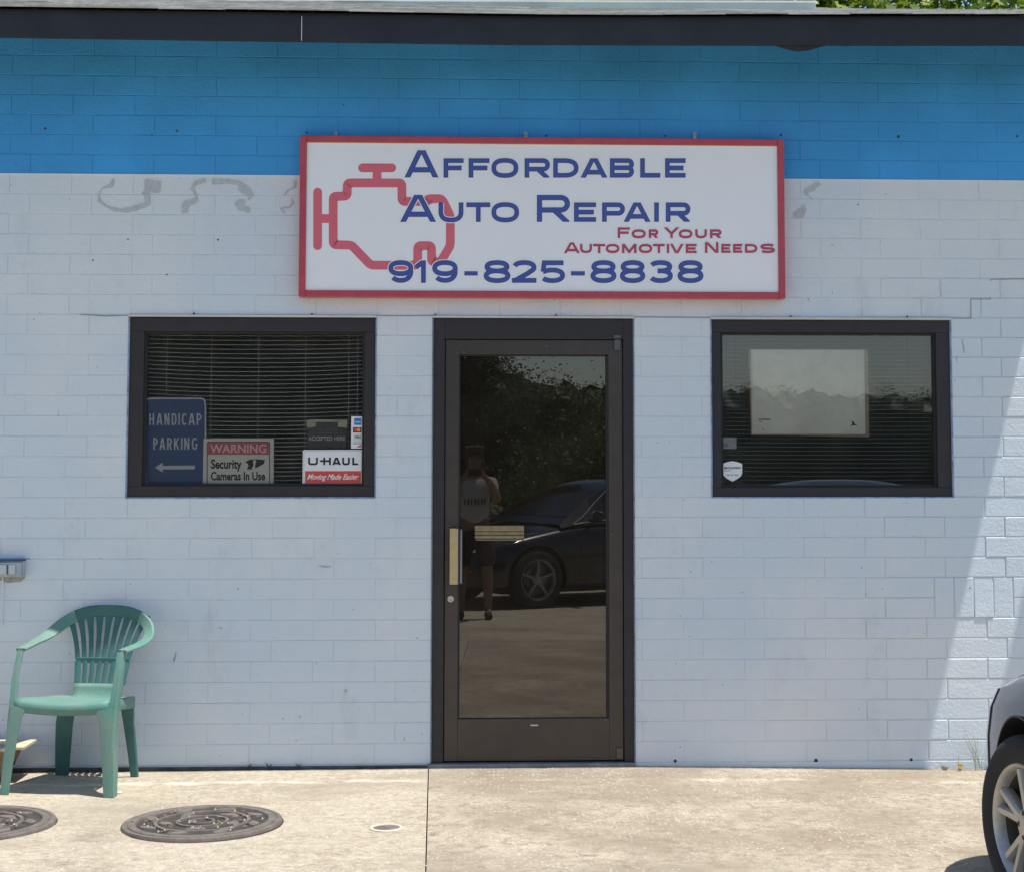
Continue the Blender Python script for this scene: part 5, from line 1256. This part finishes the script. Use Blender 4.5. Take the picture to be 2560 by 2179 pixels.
# trees, hedge and bushes on the far side of the yard, seen in the glass
tree('oak_tree', (-7.5, -24, 0), 9, [((-7.5,-24,5.5),(3,2.4,3.2),110), ((-9.5,-24.5,4),(2.2,2,2.2),60), ((-6,-23,3.4),(2.2,1.8,2),60)], 80000, .085, 31, GL2, 'dark broad oak left of the yard, reflected in the left window', .3)
tree('oak_tree', (-3, -23, 0), 9, [((-3,-23,5.2),(2.6,2.2,3),100), ((-1.6,-22.5,3),(1.8,1.6,1.8),60), ((-4.6,-22.7,2.6),(1.8,1.6,1.8),50)], 80000, .08, 32, GL2, 'dark oak standing between the tallest tree and the broad oak', .3)
tree('oak_tree', (-.4, -21.5, 0), 9, [((-.75,-21.5,5.6),(1.2,1.6,3.0),110), ((-1.2,-21.5,3.4),(1.5,1.3,1.6),50), ((.3,-21.2,2.3),(1.3,1.2,1.2),50)], 90000, .07, 33, GL2, 'tall dark oak seen above the person in the door glass', .25)
tree('small_tree', (2.9, -21, 0), 3, [((2.45,-21,1.75),(.95,1.0,.8),90), ((3.3,-21,1.6),(.9,.9,.7),50)], 45000, .06, 34, GL3, 'small round tree right of the sky gap in the door glass', .12)
tree('large_bush', (1.5, -14.2, 0), 1.6, [((1.2,-14.2,1.1),(.75,.6,.85),70), ((2.0,-14.3,1.15),(.85,.6,.9),80), ((2.9,-14.4,.9),(.8,.6,.75),60)], 22000, .07, 35, GL3, 'glossy green bush behind the black sedan', .05, 'bush')
hd = empty('hedge', (14, -50, 0), 'long dark treeline far behind the yard, seen in the right window', 'hedge')
crown('foliage', GL2, hd, [((x, -50+random.uniform(-.6, .6), 2.3-.018*(x-8)), (1.5, 1.2, 2.45-.02*(x-8)+.10*math.sin(x*2.7)), 24) for x in [-20+i for i in range(54)]], 170000, .11, 36, spread=.3)

# ================================================================== THE PERSON TAKING THE PHOTOGRAPH
PXP, PYP = -.04, -8.66
pz = gz(0, -8.6)
per = empty('person', (PXP, PYP, pz), 'person in a white printed shirt and dark shorts taking the photo, reflected in the door', 'person')
SKIN = M('skin', (.22, .13, .09), .6); SHIRT = M('white_shirt_cloth', (.42, .42, .43), .9); SHORT = M('dark_shorts_cloth', (.035, .03, .035), .9); HAIR = M('dark_hair', (.02, .015, .012), .7); SHOE = M('dark_shoe', (.03, .03, .03), .7)
def skin(name, m, verts, edges, root_i=0, sub=2):
    me = bpy.data.meshes.new(name); me.from_pydata([v[:3] for v in verts], edges, []); o = bpy.data.objects.new(name, me); scn.collection.objects.link(o)
    sk = o.modifiers.new('skin', 'SKIN'); me.skin_vertices or None
    for i, v in enumerate(verts):
        d = me.skin_vertices[0].data[i]; d.radius = (v[3], v[4] if len(v) > 4 else v[3]); d.use_root = (i == root_i)
    sk.use_smooth_shade = True; ss = o.modifiers.new('sub', 'SUBSURF'); ss.levels = sub; ss.render_levels = sub
    dg = bpy.context.evaluated_depsgraph_get(); m2_ = bpy.data.meshes.new_from_object(o.evaluated_get(dg)); bpy.data.objects.remove(o)
    m2_.materials.clear(); m2_.materials.append(m)
    for p in m2_.polygons: p.use_smooth = True; p.material_index = 0
    o2 = bpy.data.objects.new(name, m2_); scn.collection.objects.link(o2); o2.parent = per; return o2
V_ = [(0,0,.95,.13,.10),(0,.01,1.12,.12,.095),(0,.0,1.30,.15,.10),(0,-.01,1.43,.085,.075),(0,.0,1.52,.052),(0,.02,1.60,.085,.095),(0,.02,1.70,.075,.09)]
E_ = [(0,1),(1,2),(2,3),(3,4),(4,5),(5,6)]
for s in (-1, 1):
    b0 = len(V_)
    V_ += [(s*.165,.0,1.40,.062),(s*.235,.13,1.20,.045),(s*.17,.26,1.38,.036),(s*.085,.30,1.475,.026),(s*.06,.305,1.50,.030)]
    E_ += [(3,b0),(b0,b0+1),(b0+1,b0+2),(b0+2,b0+3),(b0+3,b0+4)]
    b1 = len(V_)
    V_ += [(s*.10,0,.86,.095),(s*.13,.02,.50,.062),(s*.135,.0,.45,.058),(s*.14,-.02,.25,.052),(s*.14,-.02,.08,.036),(s*.15,.10,.035,.034),(s*.155,.16,.03,.026)]
    E_ += [(0,b1),(b1,b1+1),(b1+1,b1+2),(b1+2,b1+3),(b1+3,b1+4),(b1+4,b1+5),(b1+5,b1+6)]
skin('body', SKIN, V_, E_)
skin('shirt', SHIRT, [(0,0,.93,.165,.13),(0,.01,1.12,.155,.125),(0,0,1.30,.18,.125),(0,-.01,1.41,.10,.09),(-.17,0,1.39,.082),(-.215,.075,1.28,.072),(.17,0,1.39,.082),(.215,.075,1.28,.072)], [(0,1),(1,2),(2,3),(3,4),(4,5),(3,6),(6,7)])
skin('shorts', SHORT, [(0,0,.96,.155,.125),(0,0,.90,.15,.12),(-.11,.01,.78,.11),(-.135,.02,.52,.095),(.11,.01,.78,.11),(.135,.02,.52,.095)], [(0,1),(1,2),(2,3),(1,4),(4,5)])
skin('hair', HAIR, [(0,-.01,1.66,.10,.11),(0,0,1.745,.075,.085),(0,-.05,1.60,.07)], [(0,1),(0,2)])
for s in (-1, 1):
    skin('shoe', SHOE, [(s*.14,-.05,.045,.045),(s*.145,.06,.04,.046),(s*.155,.17,.035,.036)], [(0,1),(1,2)])
    for k in range(4):                          # fingers wrapped round the edges of the phone
        z = 1.478+.016*k; skin('finger', SKIN, [(s*.066,.305,z,.010),(s*.084,.33,z,.0085),(s*.078,.352,z,.0078),(s*.062,.353,z,.007)], [(0,1),(1,2),(2,3)], sub=1)
    skin('thumb', SKIN, [(s*.06,.300,1.485,.012),(s*.055,.318,1.47,.010),(s*.035,.325,1.478,.008)], [(0,1),(1,2)], sub=1)
fc = MB(); 
for s in (-1, 1): fc.lathe([(.012, 0), (.0001, .004)], (s*.032, .105, 1.645), 'y', 8)
fc.build('eye', M('eye_dark', (.05, .04, .04), .3), per, local=True)
skin('nose', SKIN, [(0,.10,1.64,.010),(0,.118,1.61,.014)], [(0,1)], sub=1)
# the print on the shirt front
pr = MB(); rb = random.Random(8)
for k, x in enumerate([-.10, -.065, -.03, .005, .04, .075, .105]):
    h_ = .035; pr.box(x-.006, x+.006, .128, .131, 1.20-h_, 1.20+h_)
    if k % 2: pr.box(x-.012, x+.018, .128, .1305, 1.195, 1.207)
pr.build('shirt_print', BLK, per, local=True)
ph_c = Vector((0, .345, 1.50))
MBp = MB().box(-.075, .075, .333, .341, 1.462, 1.54)
phn = empty('phone', (PXP, PYP+.337, pz+1.46), 'phone held sideways in front of the person\'s face', 'phone')
MB().box(-.078, .078, -.004, .004, 0, .076).build('case', M('phone_black', (.015, .015, .017), .3), phn, local=True, bevel=.003)
MB().lathe([(.008, .004), (.008, .006), (.0001, .006)], (.055, 0, .055), 'y', 12).build('lens', CGL, phn, local=True)
